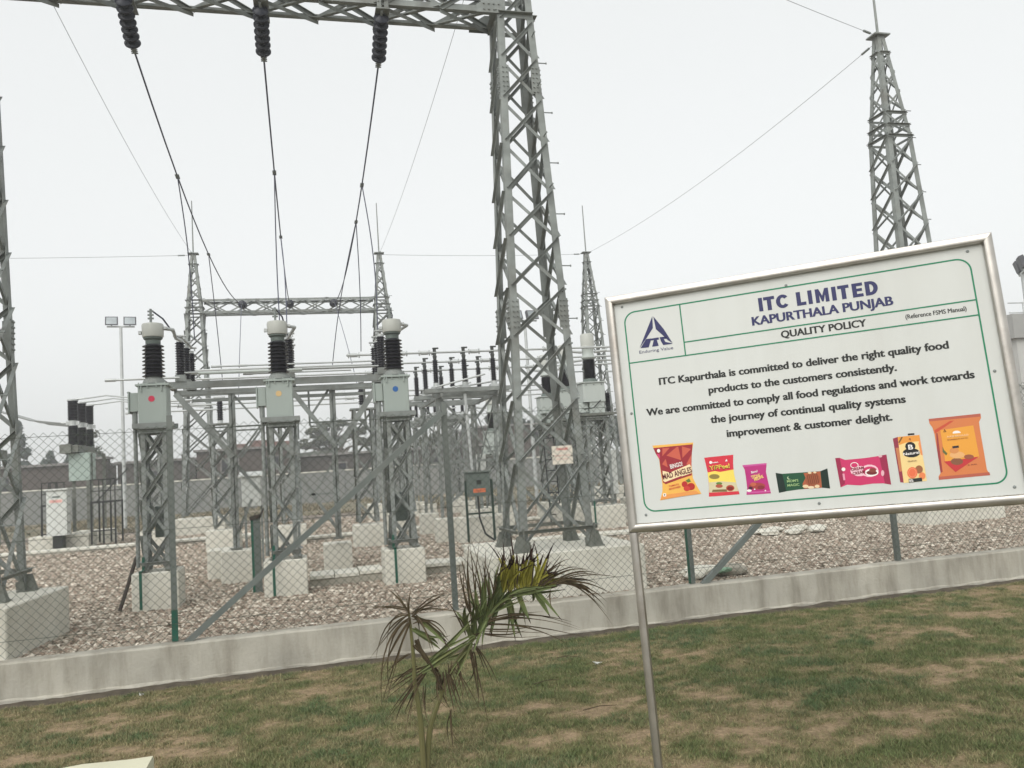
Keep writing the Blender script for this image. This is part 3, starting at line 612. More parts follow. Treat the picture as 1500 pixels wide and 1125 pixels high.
# ------------------------------------------------------------------ current transformers with coloured dots
def ribbed(mb, o, r_core, r_shed, z0, z1, n, seg=18, taper=0):
    prof = [(r_core, z0)]; st = (z1-z0)/n
    for k in range(n):
        z = z0+k*st; f = 1-taper*k/n
        prof += [(r_core*f, z+st*.36), (r_shed*f, z+st*.40), (r_shed*f, z+st*.50), (r_core*f*1.12, z+st*.80)]
    prof.append((r_core*(1-taper), z1)); mb.lathe(o, (0, 0, 1), prof, seg)
def inst_support(t, x, y, z0, z1, hwv, leg=.05, br=.035, n=4):
    zs = [z0+(z1-z0)*i/n for i in range(n+1)]
    lattice(t, x, y, zs, lambda z: hwv, leg, br)
    ring(t, x, y, z0+.10, hwv+.012, .04); ring(t, x, y, z1-.02, hwv+.014, .06)
DOT = {}
def ct(x, y, label, dot, arm=True):
    t = thing('current_transformer', label, 'transformer', (x, y, .78), 'current transformers with coloured dots behind the fence')
    inst_support(t, x, y, .785, 2.50, .145)
    for a in (-1, 1):
        for b_ in (-1, 1): MB().box(x+a*.145-.05, y+b_*.145-.05, .775, x+a*.145+.05, y+b_*.145+.05, .787).build('base_plate', STEEL_D, t)
    m = MB(); m.bar((x-.23, y-.165, 2.515), (x+.24, y-.165, 2.515), .06, .05, (0, 0, 1)); m.bar((x-.23, y+.165, 2.515), (x+.24, y+.165, 2.515), .06, .05, (0, 0, 1)); m.build('top_channel', STEEL, t)
    m = MB(); m.bbox(x-.165, y-.15, 2.545, x+.165, y+.15, 3.0, .012); m.box(x-.19, y-.175, 3.0, x+.19, y+.175, 3.022); m.box(x-.14, y-.12, 3.022, x+.14, y+.12, 3.035)
    for q in (-.15, -.05, .05, .15):
        m.cyl((x+q, y-.162, 2.975), (x+q, y-.162, 3.04), .008, n=6); m.cyl((x+q, y+.162, 2.975), (x+q, y+.162, 3.04), .008, n=6)
    for q in (-.13, .1): m.box(x+q, y-.172, 2.93, x+q+.012, y-.151, 3.0)
    m.box(x-.12, y-.153, 2.56, x+.12, y-.15, 2.62)
    m.build('tank', TANK, t)
    m = MB(); m.lathe((x-.01, y-.1502, 2.84), (0, -1, 0), [(.037, 0), (.037, .003)], 20); m.build('coloured_dot', mat('dot_'+dot[0], dot[1], .5, 0, .05, 5), t, label=dot[0]+' painted dot')
    m = MB(); m.bbox(x-.275, y-.07, 2.70, x-.167, y+.09, 2.93, .008); m.box(x-.29, y-.085, 2.68, x-.275, y+.105, 2.945)
    for q in range(4): m.cyl((x-.29, y-.07+.05*q, 2.935), (x-.30, y-.07+.05*q, 2.935), .008, n=6)
    m.build('terminal_box', TANK, t)
    m = MB(); m.cyl((x-.225, y-.02, .82), (x-.225, y-.02, 2.70), .024, n=8); m.cyl((x-.225, y-.02, 2.55), (x-.225, y-.02, 2.70), .032, n=8)
    m.build('conduit', STEEL, t, smooth=True)
    m = MB(); m.lathe((x, y, 3.035), (0, 0, 1), [(.135, 0), (.125, .04), (.095, .085)], 18); m.build('insulator_base', STEEL, t, smooth=True)
    m = MB(); ribbed(m, (x, y, 0), .094, .135, 3.11, 3.53, 9, taper=.06); m.build('ribbed_insulator', PORC, t, smooth=True)
    m = MB(); m.lathe((x, y, 3.53), (0, 0, 1), [(.088, 0), (.088, .05), (.112, .07), (.112, .085)], 18); m.build('collar', PANEL, t, smooth=True)
    m = MB(); m.lathe((x, y, 3.615), (0, 0, 1), [(.100, 0), (.120, .006), (.126, .02), (.129, .150), (.121, .172), (.09, .180), (.03, .187)], 24); m.build('cap', CAP, t, smooth=True)
    m = MB(); m.box(x-.165, y-.03, 3.66, x-.13, y+.03, 3.70); m.box(x+.13, y-.03, 3.72, x+.165, y+.03, 3.75); m.build('terminal_pad', ALU, t)
    m = MB(); m.cyl((x-.02, y, 3.81), (x-.02, y, 3.98), .016, n=6)
    for k in range(3): m.cyl((x-.055, y-.0, 3.86+k*.045), (x+.015, y, 3.86+k*.045), .012, n=6)
    m.build('terminal_stud', BOLT, t)
    MB().tube([(x+.12, y, 3.73), (x+.22, y+.1, 3.73), (x+.14, y+.9, 3.76), (x+.1, y+1.7, 3.85)], .022, n=8).build('top_bar', ALU, t, smooth=True)
    MB().tube([(x-.02, y, 3.97), (x+.06, y+.4, 3.93), (x+.1, y+1.0, 3.84), (x+.1, y+1.75, 3.86)], .011, n=6).build('jumper', WIRE, t, smooth=True)
    m = MB(); m.box(x-.16, y-.36, .36, x-.128, y-.355, .80); m.box(x-.16, y-.36, .79, x-.128, y-.15, .796); m.box(x-.16, y-.162, .79, x-.128, y-.156, .95); m.build('earth_strip', GREEN, t)
    return t
def junction(t, x, y, z): MB().bbox(x, y, z, x+.2, y+.12, z+.38, .008).build('junction_box', PANEL, t)
c1 = ct(-1.78, 10.88, 'current transformer with a red dot, leftmost of the row', ('red', (.55, .035, .08)))
c2 = ct(-.29, 10.92, 'current transformer with a yellow dot, in the middle of the row', ('yellow', (.60, .42, .20)))
c3 = ct(1.19, 10.98, 'current transformer with a blue dot, at the right end of the row', ('blue', (.03, .12, .34)))
junction(c1, -1.84, 11.05, 1.15); junction(c3, 1.12, 11.15, 1.1)
for x, y, s_ in ((-1.78, 10.93, 'red'), (-.29, 10.97, 'yellow'), (1.19, 11.03, 'blue')):
    plinth(x-.27, y-.27, x+.25, y+.27, .42, 'concrete block with a green earth strip below the '+s_+' dot transformer')
# leaning cable stay at the left transformer
tag(MB().tube([(-2.20, 10.75, G), (-2.12, 10.82, .62), (-2.03, 10.9, .95)], .022, n=6).build('leaning_pipe', RUST, None, origin=(-2.2, 10.75, G)), 'dark rusty pipe leaning in the gravel beside the leftmost transformer block', 'pipe')

# ------------------------------------------------------------------ isolator on two columns behind the transformers
def post_ins(mb, x, y, z0, z1, rc=.04, rs=.066, n=14): ribbed(mb, (x, y, 0), rc, rs, z0, z1, n, 14)
def isolator_front():
    y = 12.95; t = thing('disconnect_switch', 'isolator frame with thick V braces right behind the dotted transformers', 'isolator', (-.3, y, .8))
    def B(name, A, B_, a, b_, side=(0, 1, 0), m_=STEEL): MB().bar(A, B_, a, b_, side).build(name, m_, t)
    for yy in (12.72, 13.9):
        B('top_beam', (-1.98, yy, 3.22), (1.55, yy, 3.22), .05, .10, m_=STEEL); B('lower_beam', (-1.72, yy+.03, 3.10), (1.42, yy+.03, 3.10), .05, .05)
    for x in (-1.98, -.3, 1.5): B('cross_member', (x, 12.74, 3.29), (x, 13.95, 3.29), .08, .04, (1, 0, 0))
    for x, yy, zb in ((-1.03, 12.8, .8), (.43, 12.85, .82)):
        for q in (-.045, .045): MB().ang((x+q*1.0, yy-.04, zb), (x+q, yy-.04, 3.07), .05, .006, (-1 if q > 0 else 1, 0, 0), (0, 1, 0)).build('column', STEEL, t)
        for k in range(7): MB().bar((x-.04, yy-.045, zb+.15+k*.32), (x+.04, yy-.045, zb+.31+k*.32), .004, .03).build('lacing_bar', STEEL, t)
        MB().box(x-.08, yy-.08, zb-.005, x+.08, yy+.06, zb+.012).build('base_plate', STEEL_D, t)
    yb = 12.74
    B('v_brace', (-1.80, yb, 3.10), (-1.03, yb, 2.14), .02, .085); B('v_brace', (-.18, yb, 3.10), (.45, yb, 2.20), .02, .07); B('v_brace', (1.12, yb, 3.10), (.49, yb, 2.20), .02, .085)
    for q in (0, .055): B('thin_brace', (-.62+q, yb+.25, 2.62), (-1.0+q, yb+.25, 2.12), .008, .03)
    B('thin_brace', (-1.0, yb+.1, 3.05), (-.66, yb+.1, 2.62), .008, .03); B('thin_brace', (.38, yb+.1, 3.08), (.08, yb+.1, 2.66), .008, .035)
    for q in (0, .06): B('tie_bar', (-1.45, yb+.32, 2.60-q), (-.60, yb+.32, 2.60-q), .008, .025); B('tie_bar', (.08, yb+.32, 2.60-q), (.95, yb+.32, 2.60-q), .008, .025)
    B('hanger', (.08, yb+.3, 2.55), (.08, yb+.3, 3.08), .03, .03); B('hanger', (.93, yb+.3, 2.55), (.93, yb+.3, 3.08), .03, .03)
    B('thin_brace', (-.20, yb+.2, 1.98), (.40, yb+.2, .98), .01, .05); B('thin_brace', (.42, yb+.22, 2.0), (.14, yb+.22, 1.55), .008, .03)
    B('tie_bar', (-.28, yb+.2, 2.10), (.42, yb+.2, 2.14), .02, .05); B('tie_bar', (.02, yb+.2, 1.5), (.42, yb+.2, 1.5), .01, .03)
    B('thin_brace', (-1.02, yb+.1, 2.05), (-.45, yb+.1, 1.3), .01, .05); B('thin_brace', (-1.02, yb+.12, 1.0), (-.80, yb+.12, 1.5), .01, .04)
    for x in (-1.72, -.18, 1.20):
        for k, yy in enumerate((12.75, 13.32, 13.9)):
            m = MB(); post_ins(m, x, yy, 3.37, 3.86, .05, .072, 13); m.build('post_insulator', PORC, t, smooth=True)
            m = MB(); m.box(x-.07, yy-.07, 3.27, x+.07, yy+.07, 3.37); m.build('insulator_foot', STEEL, t)
            m = MB(); m.cyl((x, yy, 3.86), (x, yy, 3.90), .05, n=10); m.box(x-.09, yy-.04, 3.94, x+.09, yy+.04, 3.96); m.box(x-.07, yy-.03, 3.90, x-.055, yy+.03, 3.95); m.box(x+.055, yy-.03, 3.90, x+.07, yy+.03, 3.95); m.build('contact_head', ALU, t)
        m = MB(); m.tube([(x, 12.75, 3.95), (x+.04, 13.3, 3.93), (x+.02, 13.9, 3.95)], .02, n=6); m.build('switch_blade', ALU, t, smooth=True)
    for yy, xa, xb, z, r_ in ((12.62, -2.62, -1.72, 3.32, .016), (12.66, -1.2, .95, 3.47, .013), (13.1, -1.75, 1.2, 3.45, .014), (13.75, -.9, 1.3, 3.62, .014), (12.58, -.75, .72, 3.335, .013), (13.6, -1.6, 1.3, 3.5, .012)):
        m = MB(); m.cyl((xa, yy, z), (xb, yy, z), r_, n=8); m.cyl((xa-.09, yy, z), (xa+.05, yy, z), r_*1.5, n=8); m.build('operating_tube', ALU, t, smooth=True)
    m = MB(); m.cyl((-1.45, 12.52, 3.36), (-.0, 12.52, 3.36), .022, n=8); m.build('operating_tube', TANKW, t, smooth=True)
    return t
isolator_front()
plinth(-1.24, 12.62, -.80, 13.02, .44, 'narrow concrete block below the left column of the isolator frame')
plinth(.20, 12.90, .62, 13.30, .40, 'narrow concrete block below the right column of the isolator frame')
plinth(-1.5, 13.3, -1.05, 13.8, .42, 'pale concrete block just right of the red dot transformer')

# lattice post with an insulator further back, twice
def lat_post(x, y, label, h=3.05, group='slim lattice posts with one insulator'):
    t = thing('insulator_post', label, 'insulator post', (x, y, .78), group)
    zs = [.8+(h-.8)*i/5 for i in range(6)]; lattice(t, x, y, zs, lambda z: .19, .05, .035, ind=False)
    m = MB(); m.box(x-.25, y-.2, h, x+.25, y+.2, h+.03); m.build('top_plate', STEEL, t)
    m = MB(); post_ins(m, x, y, h+.10, h+.56, .05, .075, 9); m.build('post_insulator', PORC, t, smooth=True)
    m = MB(); m.cyl((x, y, h+.03), (x, y, h+.10), .06, n=10); m.cyl((x, y, h+.56), (x, y, h+.6), .06, n=10); m.box(x-.12, y-.03, h+.6, x+.12, y+.03, h+.63); m.build('metal_fitting', ALU, t)
    return t
lp = lat_post(-1.80, 19.2, 'slim lattice insulator post seen left of the white box')
copy_tree(lp, (1.15, 16.9, .78), 'slim lattice insulator post just left of the blue dot transformer')
copy_tree(lp, (-.35, 18.9, .78), 'slim lattice insulator post behind the yellow dot transformer')
copy_tree(lp, (-3.6, 21.5, .78), 'slim lattice insulator post behind the red dot transformer')
copy_tree(lp, (2.15, 21.2, .78), 'slim lattice insulator post between the blue dot transformer and the insulator bank')
copy_tree(lp, (6.9, 20.6, .78), 'slim lattice insulator post behind the fully visible white capped transformer')
copy_tree(lp, (7.6, 18.6, .78), 'slim lattice insulator post beside the sign post, behind the white cabinet')
copy_tree(lp, (5.0, 28.5, .78), 'slim lattice insulator post at the very back behind the big tower')
plinth(-2.15, 18.9, -1.45, 19.5, .42, 'concrete block below the slim post left of the white box')
plinth(.85, 16.6, 1.45, 17.2, .42, 'concrete block below the slim post left of the blue dot transformer')
plinth(-.65, 18.6, -.05, 19.2, .42, 'concrete block below the slim post behind the yellow dot transformer')
for q, s_ in (((2.15, 21.2), 'below the slim post left of the insulator bank'), ((6.9, 20.6), 'below the slim post behind the white capped transformer'), ((7.6, 18.6), 'below the slim post beside the sign post'), ((5.0, 28.5), 'below the rearmost slim post')): plinth(q[0]-.28, q[1]-.28, q[0]+.28, q[1]+.28, .43, 'concrete block '+s_)
plinth(-3.9, 21.2, -3.3, 21.8, .42, 'concrete block below the slim post behind the red dot transformer')

# ------------------------------------------------------------------ bus tubes
def bus(xa, xb, y, z, r_, label, cl=()):
    m = MB(); m.cyl((xa, y, z), (xb, y, z), r_, n=10); m.lathe((xa, y, z), (-1, 0, 0), [(r_*1.25, -.04), (r_*1.25, .02), (r_*.6, .035)], 10)
    o = m.build('bus_tube', ALU, None, smooth=True, origin=(xa, y, z)); tag(o, label, 'bus tube', 'aluminium tubular busbars')
    for c in cl:
        m = MB(); m.cyl((c-.07, y, z), (c+.07, y, z), r_*1.9, n=8); m.cyl((c-.11, y, z), (c-.09, y, z), r_*2.6, n=8); m.cyl((c+.09, y, z), (c+.11, y, z), r_*2.6, n=8); m.build('clamp', ALU, o, smooth=True)
bus(.87, 8.2, 16.0, 4.05, .022, 'nearest and highest aluminium busbar tube running right behind the big tower', (.98, 1.9, 2.35, 3.35, 4.9))
bus(-2.2, 8.2, 17.45, 4.05, .022, 'second aluminium busbar tube above the isolator posts', (1.6, 3.2, 3.9, 5.2))
bus(-2.6, 8.2, 18.9, 4.05, .022, 'third aluminium busbar tube above the isolator posts', (1.5, 2.8, 4.4, 5.3))
bus(-3.4, 7.5, 20.9, 3.80, .024, 'front tube of the lower far busbars', (-2.0, .9, 3.3))
bus(-4.3, 7.5, 22.3, 3.80, .024, 'middle tube of the lower far busbars', (-3.0, 1.2))
bus(-4.6, 7.5, 23.8, 3.80, .024, 'rear tube of the lower far busbars', (-2.2, 3.0))

# isolator bank on a deck left of the big tower
BLKM = mat('dark_cast_fitting', (.07, .075, .07), .6, .2, .2, 12)
def iso_bank():
    t = thing('isolator_bank', 'bank of nine thin insulator posts on a steel deck left of the big tower', 'isolator', (3.1, 17.4, .8))
    for y in (16.0, 17.45, 18.9):
        MB().bar((2.3, y-.12, 3.28), (4.05, y-.12, 3.28), .05, .08, (0, 1, 0)).build('deck_beam', STEEL, t); MB().bar((2.3, y+.12, 3.28), (4.05, y+.12, 3.28), .05, .08, (0, 1, 0)).build('deck_beam', STEEL, t)
        for x in (2.55, 3.13, 3.72):
            m = MB(); post_ins(m, x, y, 3.44, 3.90, .040, .064, 13); m.build('post_insulator', PORC, t, smooth=True)
            m = MB(); m.box(x-.09, y-.09, 3.32, x+.09, y+.09, 3.37); m.cyl((x, y, 3.37), (x, y, 3.44), .06, n=10); m.build('insulator_foot', ALU, t)
            m = MB(); m.cyl((x, y, 3.90), (x, y, 3.98), .03, .045, n=8); m.box(x-.03, y-.02, 3.98, x+.03, y+.02, 4.13); m.box(x-.035, y-.03, 4.12, x+.08, y+.03, 4.145); m.box(x-.06, y-.03, 4.0, x-.03, y+.03, 4.03); m.build('contact_head', BLKM, t)
        m = MB(); m.cyl((2.5, y-.2, 3.34), (3.5, y-.2, 3.56), .018, n=8); m.cyl((3.0, y+.2, 3.36), (4.0, y+.2, 3.48), .018, n=8); m.build('operating_rod', ALU, t, smooth=True)
    for y in (16.3, 18.6):
        MB().bar((2.5, y, 3.23), (3.95, y, 3.23), .10, .04, (0, 0, 1)).build('cross_beam', STEEL, t)
    for x in (2.62, 3.78):
        MB().bar((x, 15.85, 3.19), (x, 19.05, 3.19), .05, .07, (1, 0, 0)).build('long_beam', STEEL, t)
        for y in (16.3, 18.6):
            for a in (-1, 1): MB().ang((x+a*.09, y-.09, .8), (x+a*.06, y-.06, 3.16), .06, .007, (-a, 0, 0), (0, 1, 0)).build('column', STEEL, t)
            for k in range(6):
                z = .95+k*.36; MB().bar((x-.08, y-.09, z), (x+.08, y-.085, z+.36), .005, .03).build('lacing_bar', STEEL, t)
    for y in (16.3, 18.6):
        MB().bar((2.66, y-.02, 3.15), (3.74, y-.02, 1.9), .012, .05, (0, 1, 0)).build('x_brace', STEEL, t); MB().bar((3.74, y+.02, 3.15), (2.66, y+.02, 1.9), .012, .05, (0, 1, 0)).build('x_brace', STEEL, t)
        MB().bar((2.66, y-.02, 1.9), (3.74, y-.02, 1.86), .012, .05, (0, 1, 0)).build('tie_bar', STEEL, t)
        MB().bar((2.66, y+.04, 1.0), (3.74, y+.04, 1.85), .012, .045, (0, 1, 0)).build('x_brace', STEEL, t)
    for x in (2.62, 3.78):
        MB().bar((x, 16.35, 3.1), (x, 18.55, 1.6), .012, .05, (1, 0, 0)).build('x_brace', STEEL, t); MB().bar((x+.02, 18.55, 3.1), (x+.02, 16.35, 1.6), .012, .05, (1, 0, 0)).build('x_brace', STEEL, t)
    m = MB(); m.cyl((3.15, 15.95, 1.7), (3.10, 15.95, 3.2), .03, n=8); m.build('drive_pipe', ALU, t, smooth=True)
    return t
ib = iso_bank()
copy_tree(ib, (3.9, 25.2, .75), 'second bank of insulator posts far behind the grey green cabinet')
copy_tree(ib, (10.2, 22.5, .75), 'bank of insulator posts beyond the white capped transformers, mostly behind the sign')
t = thing('ladder', 'black ladder leaning upright behind the big lattice tower', 'ladder', (5.35, 18.2, G))
for q in (0, .24): MB().bar((5.35+q, 18.2, G), (5.33+q, 18.3, 2.45), .03, .02, (0, 1, 0)).build('rail', BLACKP, t)
for k in range(8): MB().cyl((5.35, 18.2+.0125*k, G+.2+k*.25), (5.59, 18.2+.0125*k, G+.2+k*.25), .012, n=5).build('rung', BLACKP, t)
for i, (x, y, lb) in enumerate(((2.62, 16.3, 'front left'), (3.78, 16.3, 'front right'), (2.62, 18.6, 'rear left'), (3.78, 18.6, 'rear right'))):
    plinth(x-.2, y-.2, x+.2, y+.2, .44, lb+' small concrete block below the bank of nine insulators')
    plinth(x-.2+.8, y-.2+7.8, x+.2+.8, y+.2+7.8, .42, lb+' concrete block below the second, farther insulator bank'); plinth(x-.2+7.1, y-.2+5.1, x+.2+7.1, y+.2+5.1, .42, lb+' concrete block below the insulator bank behind the sign')

# grey cabinet with orange plate
def flat_text(body, p0, p1, hgt, m_, nrm, parent, name='lettering', bold=0, shear=0, lift=.0008, origin=None, smear=0):
    """letters as flat mesh between p0 and p1 (baseline ends)"""
    cu = bpy.data.curves.new('txt', 'FONT'); cu.body = body; cu.fill_mode = 'FRONT'; cu.resolution_u = 3; cu.offset = bold
    o = bpy.data.objects.new('txt', cu); COL.objects.link(o); dg = bpy.context.evaluated_depsgraph_get(); dg.update()
    me = bpy.data.meshes.new_from_object(o.evaluated_get(dg)); bpy.data.objects.remove(o); bpy.data.curves.remove(cu)
    n = len(me.vertices); c = np.zeros(n*3, np.float32); me.vertices.foreach_get('co', c); c = c.reshape(-1, 3)
    p0, p1, nrm = Vector(p0), Vector(p1), Vector(nrm).normalized(); W_ = (p1-p0).length; ux = (p1-p0).normalized(); uy = nrm.cross(ux)
    x0, x1 = c[:, 0].min(), c[:, 0].max(); sx = W_/(x1-x0); sy = hgt/.729
    org = Vector(origin) if origin is not None else (wloc(parent) if parent else Vector())
    xx = (c[:, 0]-x0)*sx; yy = c[:, 1]*sy; xx = xx+shear*yy
    P = np.array(p0-org)[None]+xx[:, None]*np.array(ux)[None]+yy[:, None]*np.array(uy)[None]+np.array(nrm)[None]*lift
    me.vertices.foreach_set('co', P.astype(np.float32).ravel()); me.update(); me.materials.clear(); me.materials.append(m_); me.name = name
    if smear:      # heavier strokes: overlapping copies, each a hair in front of the last
        F = [tuple(p_.vertices) for p_ in me.polygons]; V0 = P; VV = []; FF = []
        for k, (dx, dy) in enumerate(((-1, 0), (1, 0), (-.5, 0), (.5, 0), (0, 0))):
            VV += [tuple(q) for q in (V0+np.array(ux)*dx*smear+np.array(nrm)*.00006*k)]; FF += [tuple(i+k*n for i in f) for f in F]
        me = bpy.data.meshes.new(name); me.from_pydata(VV, [], FF); me.materials.append(m_)
    ob = bpy.data.objects.new(name, me); COL.objects.link(ob); ob.parent = parent; return ob
def flat(name, col, rough=.5): return mat(name, tuple(min(.9, v*.98) for v in lin(col)), rough, 0, .03, 6)
T_RED = flat('print_red', (200, 60, 60)); T_BLACK = mat('print_black', (.018, .02, .018), .5, 0, .02, 3); T_NAVY = mat('print_navy', (.028, .030, .105), .5, 0, .02, 3); T_GREEN = mat('print_green', (.015, .20, .10), .5, 0, .03, 3)
t = thing('control_cabinet', 'grey green control cabinet with an orange plate left of the big tower', 'cabinet', (3.1, 15.3, .8))
MB().bbox(2.89, 15.2, 1.2, 3.33, 15.45, 1.64, .01).build('cabinet_body', PANEL, t)
MB().box(2.915, 15.194, 1.22, 3.305, 15.2, 1.6).build('door', PANEL, t); MB().box(2.87, 15.17, 1.64, 3.35, 15.47, 1.66).build('rain_hood', PANEL, t)
MB().box(3.0, 15.190, 1.27, 3.23, 15.194, 1.34).build('orange_plate', flat('orange_plate', (220, 120, 80)), t)
flat_text('CRO BOX', (3.015, 15.19, 1.285), (3.215, 15.19, 1.285), .035, T_BLACK, (0, -1, 0), t)
MB().box(3.07, 15.190, 1.42, 3.16, 15.194, 1.50).build('inspection_window', T_BLACK, t)
for x in (2.86, 3.36): MB().ang((x, 15.3, .36), (x, 15.3, 1.5), .04, .005, (1, 0, 0), (0, 1, 0)).build('leg', mat('green_black_paint', (.02, .045, .035), .5, 0, .1, 4), t)
MB().bar((2.88, 15.29, .88), (3.38, 15.29, .88), .03, .006, (0, 0, 1)).build('cross_bar', MATS['green_black_paint'], t)
MB().tube([(3.1, 15.28, 1.2), (3.1, 15.26, .8), (3.18, 15.2, .5), (3.34, 15.15, .37)], .018, n=6).build('cable', BLACKP, t)
plinth(2.75, 15.5, 3.55, 15.95, .46, 'wide concrete block behind the grey green cabinet')

# white box on its stand between the red and yellow dots
t = thing('white_cabinet', 'small white cabinet with a sloping roof left of the yellow dot transformer', 'cabinet', (-.83, 13.5, .8))
MB().bbox(-.98, 13.4, 1.38, -.70, 13.6, 1.84, .008).build('cabinet_body', WHITEC, t)
MB().addm([(-1.02, 13.36, 1.835), (-.67, 13.36, 1.835), (-.67, 13.64, 1.90), (-1.02, 13.64, 1.90), (-1.02, 13.36, 1.85), (-.67, 13.36, 1.85), (-.67, 13.64, 1.915), (-1.02, 13.64, 1.915)], [(3, 2, 1, 0), (4, 5, 6, 7), (0, 1, 5, 4), (1, 2, 6, 5), (2, 3, 7, 6), (3, 0, 4, 7)]).build('roof', WHITEC, t)
MB().box(-.955, 13.394, 1.41, -.725, 13.4, 1.81).build('door', WHITEC, t)
for x in (-.96, -.72): MB().ang((x, 13.5, .36), (x, 13.5, 1.38), .035, .004, (1, 0, 0), (0, 1, 0)).build('leg', STEEL, t)
t = thing('stub_post', 'short green and grey post stub standing in the gravel in front of the white cabinet', 'post', (-.66, 11.3, G))
MB().ang((-.70, 11.3, G-.05), (-.70, 11.3, 1.28), .09, .008, (1, 0, 0), (0, 1, 0)).build('post', POST, t)
MB().ang((-.73, 11.3, G-.05), (-.73, 11.3, 1.26), .03, .006, (1, 0, 0), (0, 1, 0)).build('green_edge', GREEN, t)
MB().bar((-.74, 11.29, 1.28), (-.60, 11.29, 1.31), .05, .02).build('bracket', RUST, t); MB().bar((-.62, 11.29, 1.28), (-.56, 11.29, 1.40), .02, .02).build('bent_tip', RUST, t)

# ------------------------------------------------------------------ transformers with tall white caps behind the big tower
def ct2(x, y, label):
    t = thing('capped_transformer', label, 'transformer', (x, y, .8), 'transformers with tall white caps')
    inst_support(t, x, y, .80, 2.62, .24, .06, .035, 4)
    MB().box(x-.34, y-.3, 2.64, x+.42, y+.3, 2.69).build('top_plate', STEEL_D, t)
    m = MB(); m.bbox(x-.24, y-.2, 2.93, x+.24, y+.2, 3.33, .012); m.box(x-.27, y-.23, 3.33, x+.27, y+.23, 3.35); m.bbox(x-.10, y-.17, 2.69, x+.22, y+.17, 2.94, .01); m.build('tank', TANKW, t)
    for q in (-.17, 0, .17): m = MB(); m.cyl((x+q, y-.215, 3.29), (x+q, y-.2, 3.29), .014, n=8); m.build('bolt', BOLT, t)
    m = MB(); m.bbox(x-.32, y-.1, 2.72, x-.12, y+.1, 2.92, .01); m.build('terminal_box', TANKW, t)
    m = MB(); m.lathe((x, y, 3.35), (0, 0, 1), [(.17, 0), (.15, .05), (.13, .08)], 16); m.build('insulator_base', PANEL, t, smooth=True)
    m = MB(); ribbed(m, (x, y, 0), .105, .135, 3.43, 3.83, 16, 18); m.build('ribbed_insulator', PORC, t, smooth=True)
    m = MB(); m.lathe((x, y, 3.83), (0, 0, 1), [(.10, 0), (.14, .03), (.15, .05), (.13, .08), (.115, .13), (.12, .22), (.135, .26)], 20); m.build('collar', TANKW, t, smooth=True)
    m = MB(); m.lathe((x, y, 4.09), (0, 0, 1), [(.14, 0), (.155, .015), (.155, .03), (.145, .04), (.145, .27), (.13, .295), (.03, .30)], 22); m.build('cap', CAP, t, smooth=True)
    for a in (-1, 1): m = MB(); m.cyl((x+a*.14, y, 4.0), (x+a*.42, y, 4.03), .03, n=8); m.build('terminal', ALU, t, smooth=True)
    m = MB(); post_ins(m, x+.36, y, 2.72, 3.12, .045, .065, 10); m.build('side_insulator', PORC, t, smooth=True)
    MB().tube([(x-.25, y-.22, 2.78), (x-.05, y-.24, 2.8), (x+.12, y-.22, 2.95)], .012, n=6).build('cable', BLACKP, t, smooth=True)
    for z in (.9, ): MB().box(x-.27, y-.40, .36, x-.235, y-.395, z).build('earth_strip', GREEN, t)
    return t
k2 = ct2(5.88, 16.35, 'pale transformer with a tall white cap, fully visible right of the big tower')
copy_tree(k2, (5.85, 17.9, .8), 'pale transformer with a white cap hidden behind the big tower leg')
copy_tree(k2, (5.85, 19.45, .8), 'pale transformer with a white cap seen inside the big lattice tower')
k2d = copy_tree(k2, (5.05, 22.3, .15), 'pale transformer just left of the big lattice tower')
plinth(5.5, 16.0, 6.3, 16.75, .44, 'concrete block below the fully visible white capped transformer')
plinth(5.48, 17.5, 6.22, 18.25, .44, 'concrete block below the hidden white capped transformer')
plinth(5.48, 19.1, 6.22, 19.8, .44, 'concrete block below the white capped transformer inside the tower')
plinth(4.7, 21.95, 5.4, 22.65, .30, 'concrete block left of the big tower far back')
for i, (a, b_, c) in enumerate(((4.02, 16.35, 'upper'), (3.86, 16.6, 'middle'), (3.55, 16.1, 'lower'))):
    o = MB().tube([(6.15, b_, a), (6.6, b_, a-.02), (7.4, b_+.2, a-.25), (9.2, b_+.4, a-.5)], .02, n=6).build('bus_tube', ALU, None, smooth=True, origin=(6.15, b_, a))
    tag(o, c+' sloping tube between the white capped transformer and the sign', 'bus tube', 'aluminium tubular busbars')
t = thing('white_cabinet', 'tall white cabinet behind the fence just left of the sign post', 'cabinet', (6.45, 17.2, .8))
MB().bbox(6.3, 17.1, .95, 6.62, 17.4, 1.92, .01).build('cabinet_body', WHITEC, t); MB().box(6.33, 17.094, 1.0, 6.59, 17.1, 1.87).build('door', WHITEC, t)
for x in (6.32, 6.57): MB().ang((x, 17.25, .4), (x, 17.25, .95), .04, .005, (1, 0, 0), (0, 1, 0)).build('leg', STEEL, t)
plinth(6.15, 16.95, 6.85, 17.6, .30, 'concrete block below the tall white cabinet')
t = thing('white_cabinet', 'small white cabinet above the grey green one, far back', 'cabinet', (4.04, 19.4, .8))
MB().bbox(3.96, 19.3, 1.66, 4.16, 19.5, 2.04, .008).build('cabinet_body', WHITEC, t)
for x in (3.98, 4.13): MB().ang((x, 19.4, .36), (x, 19.4, 1.66), .03, .004, (1, 0, 0), (0, 1, 0)).build('leg', STEEL, t)

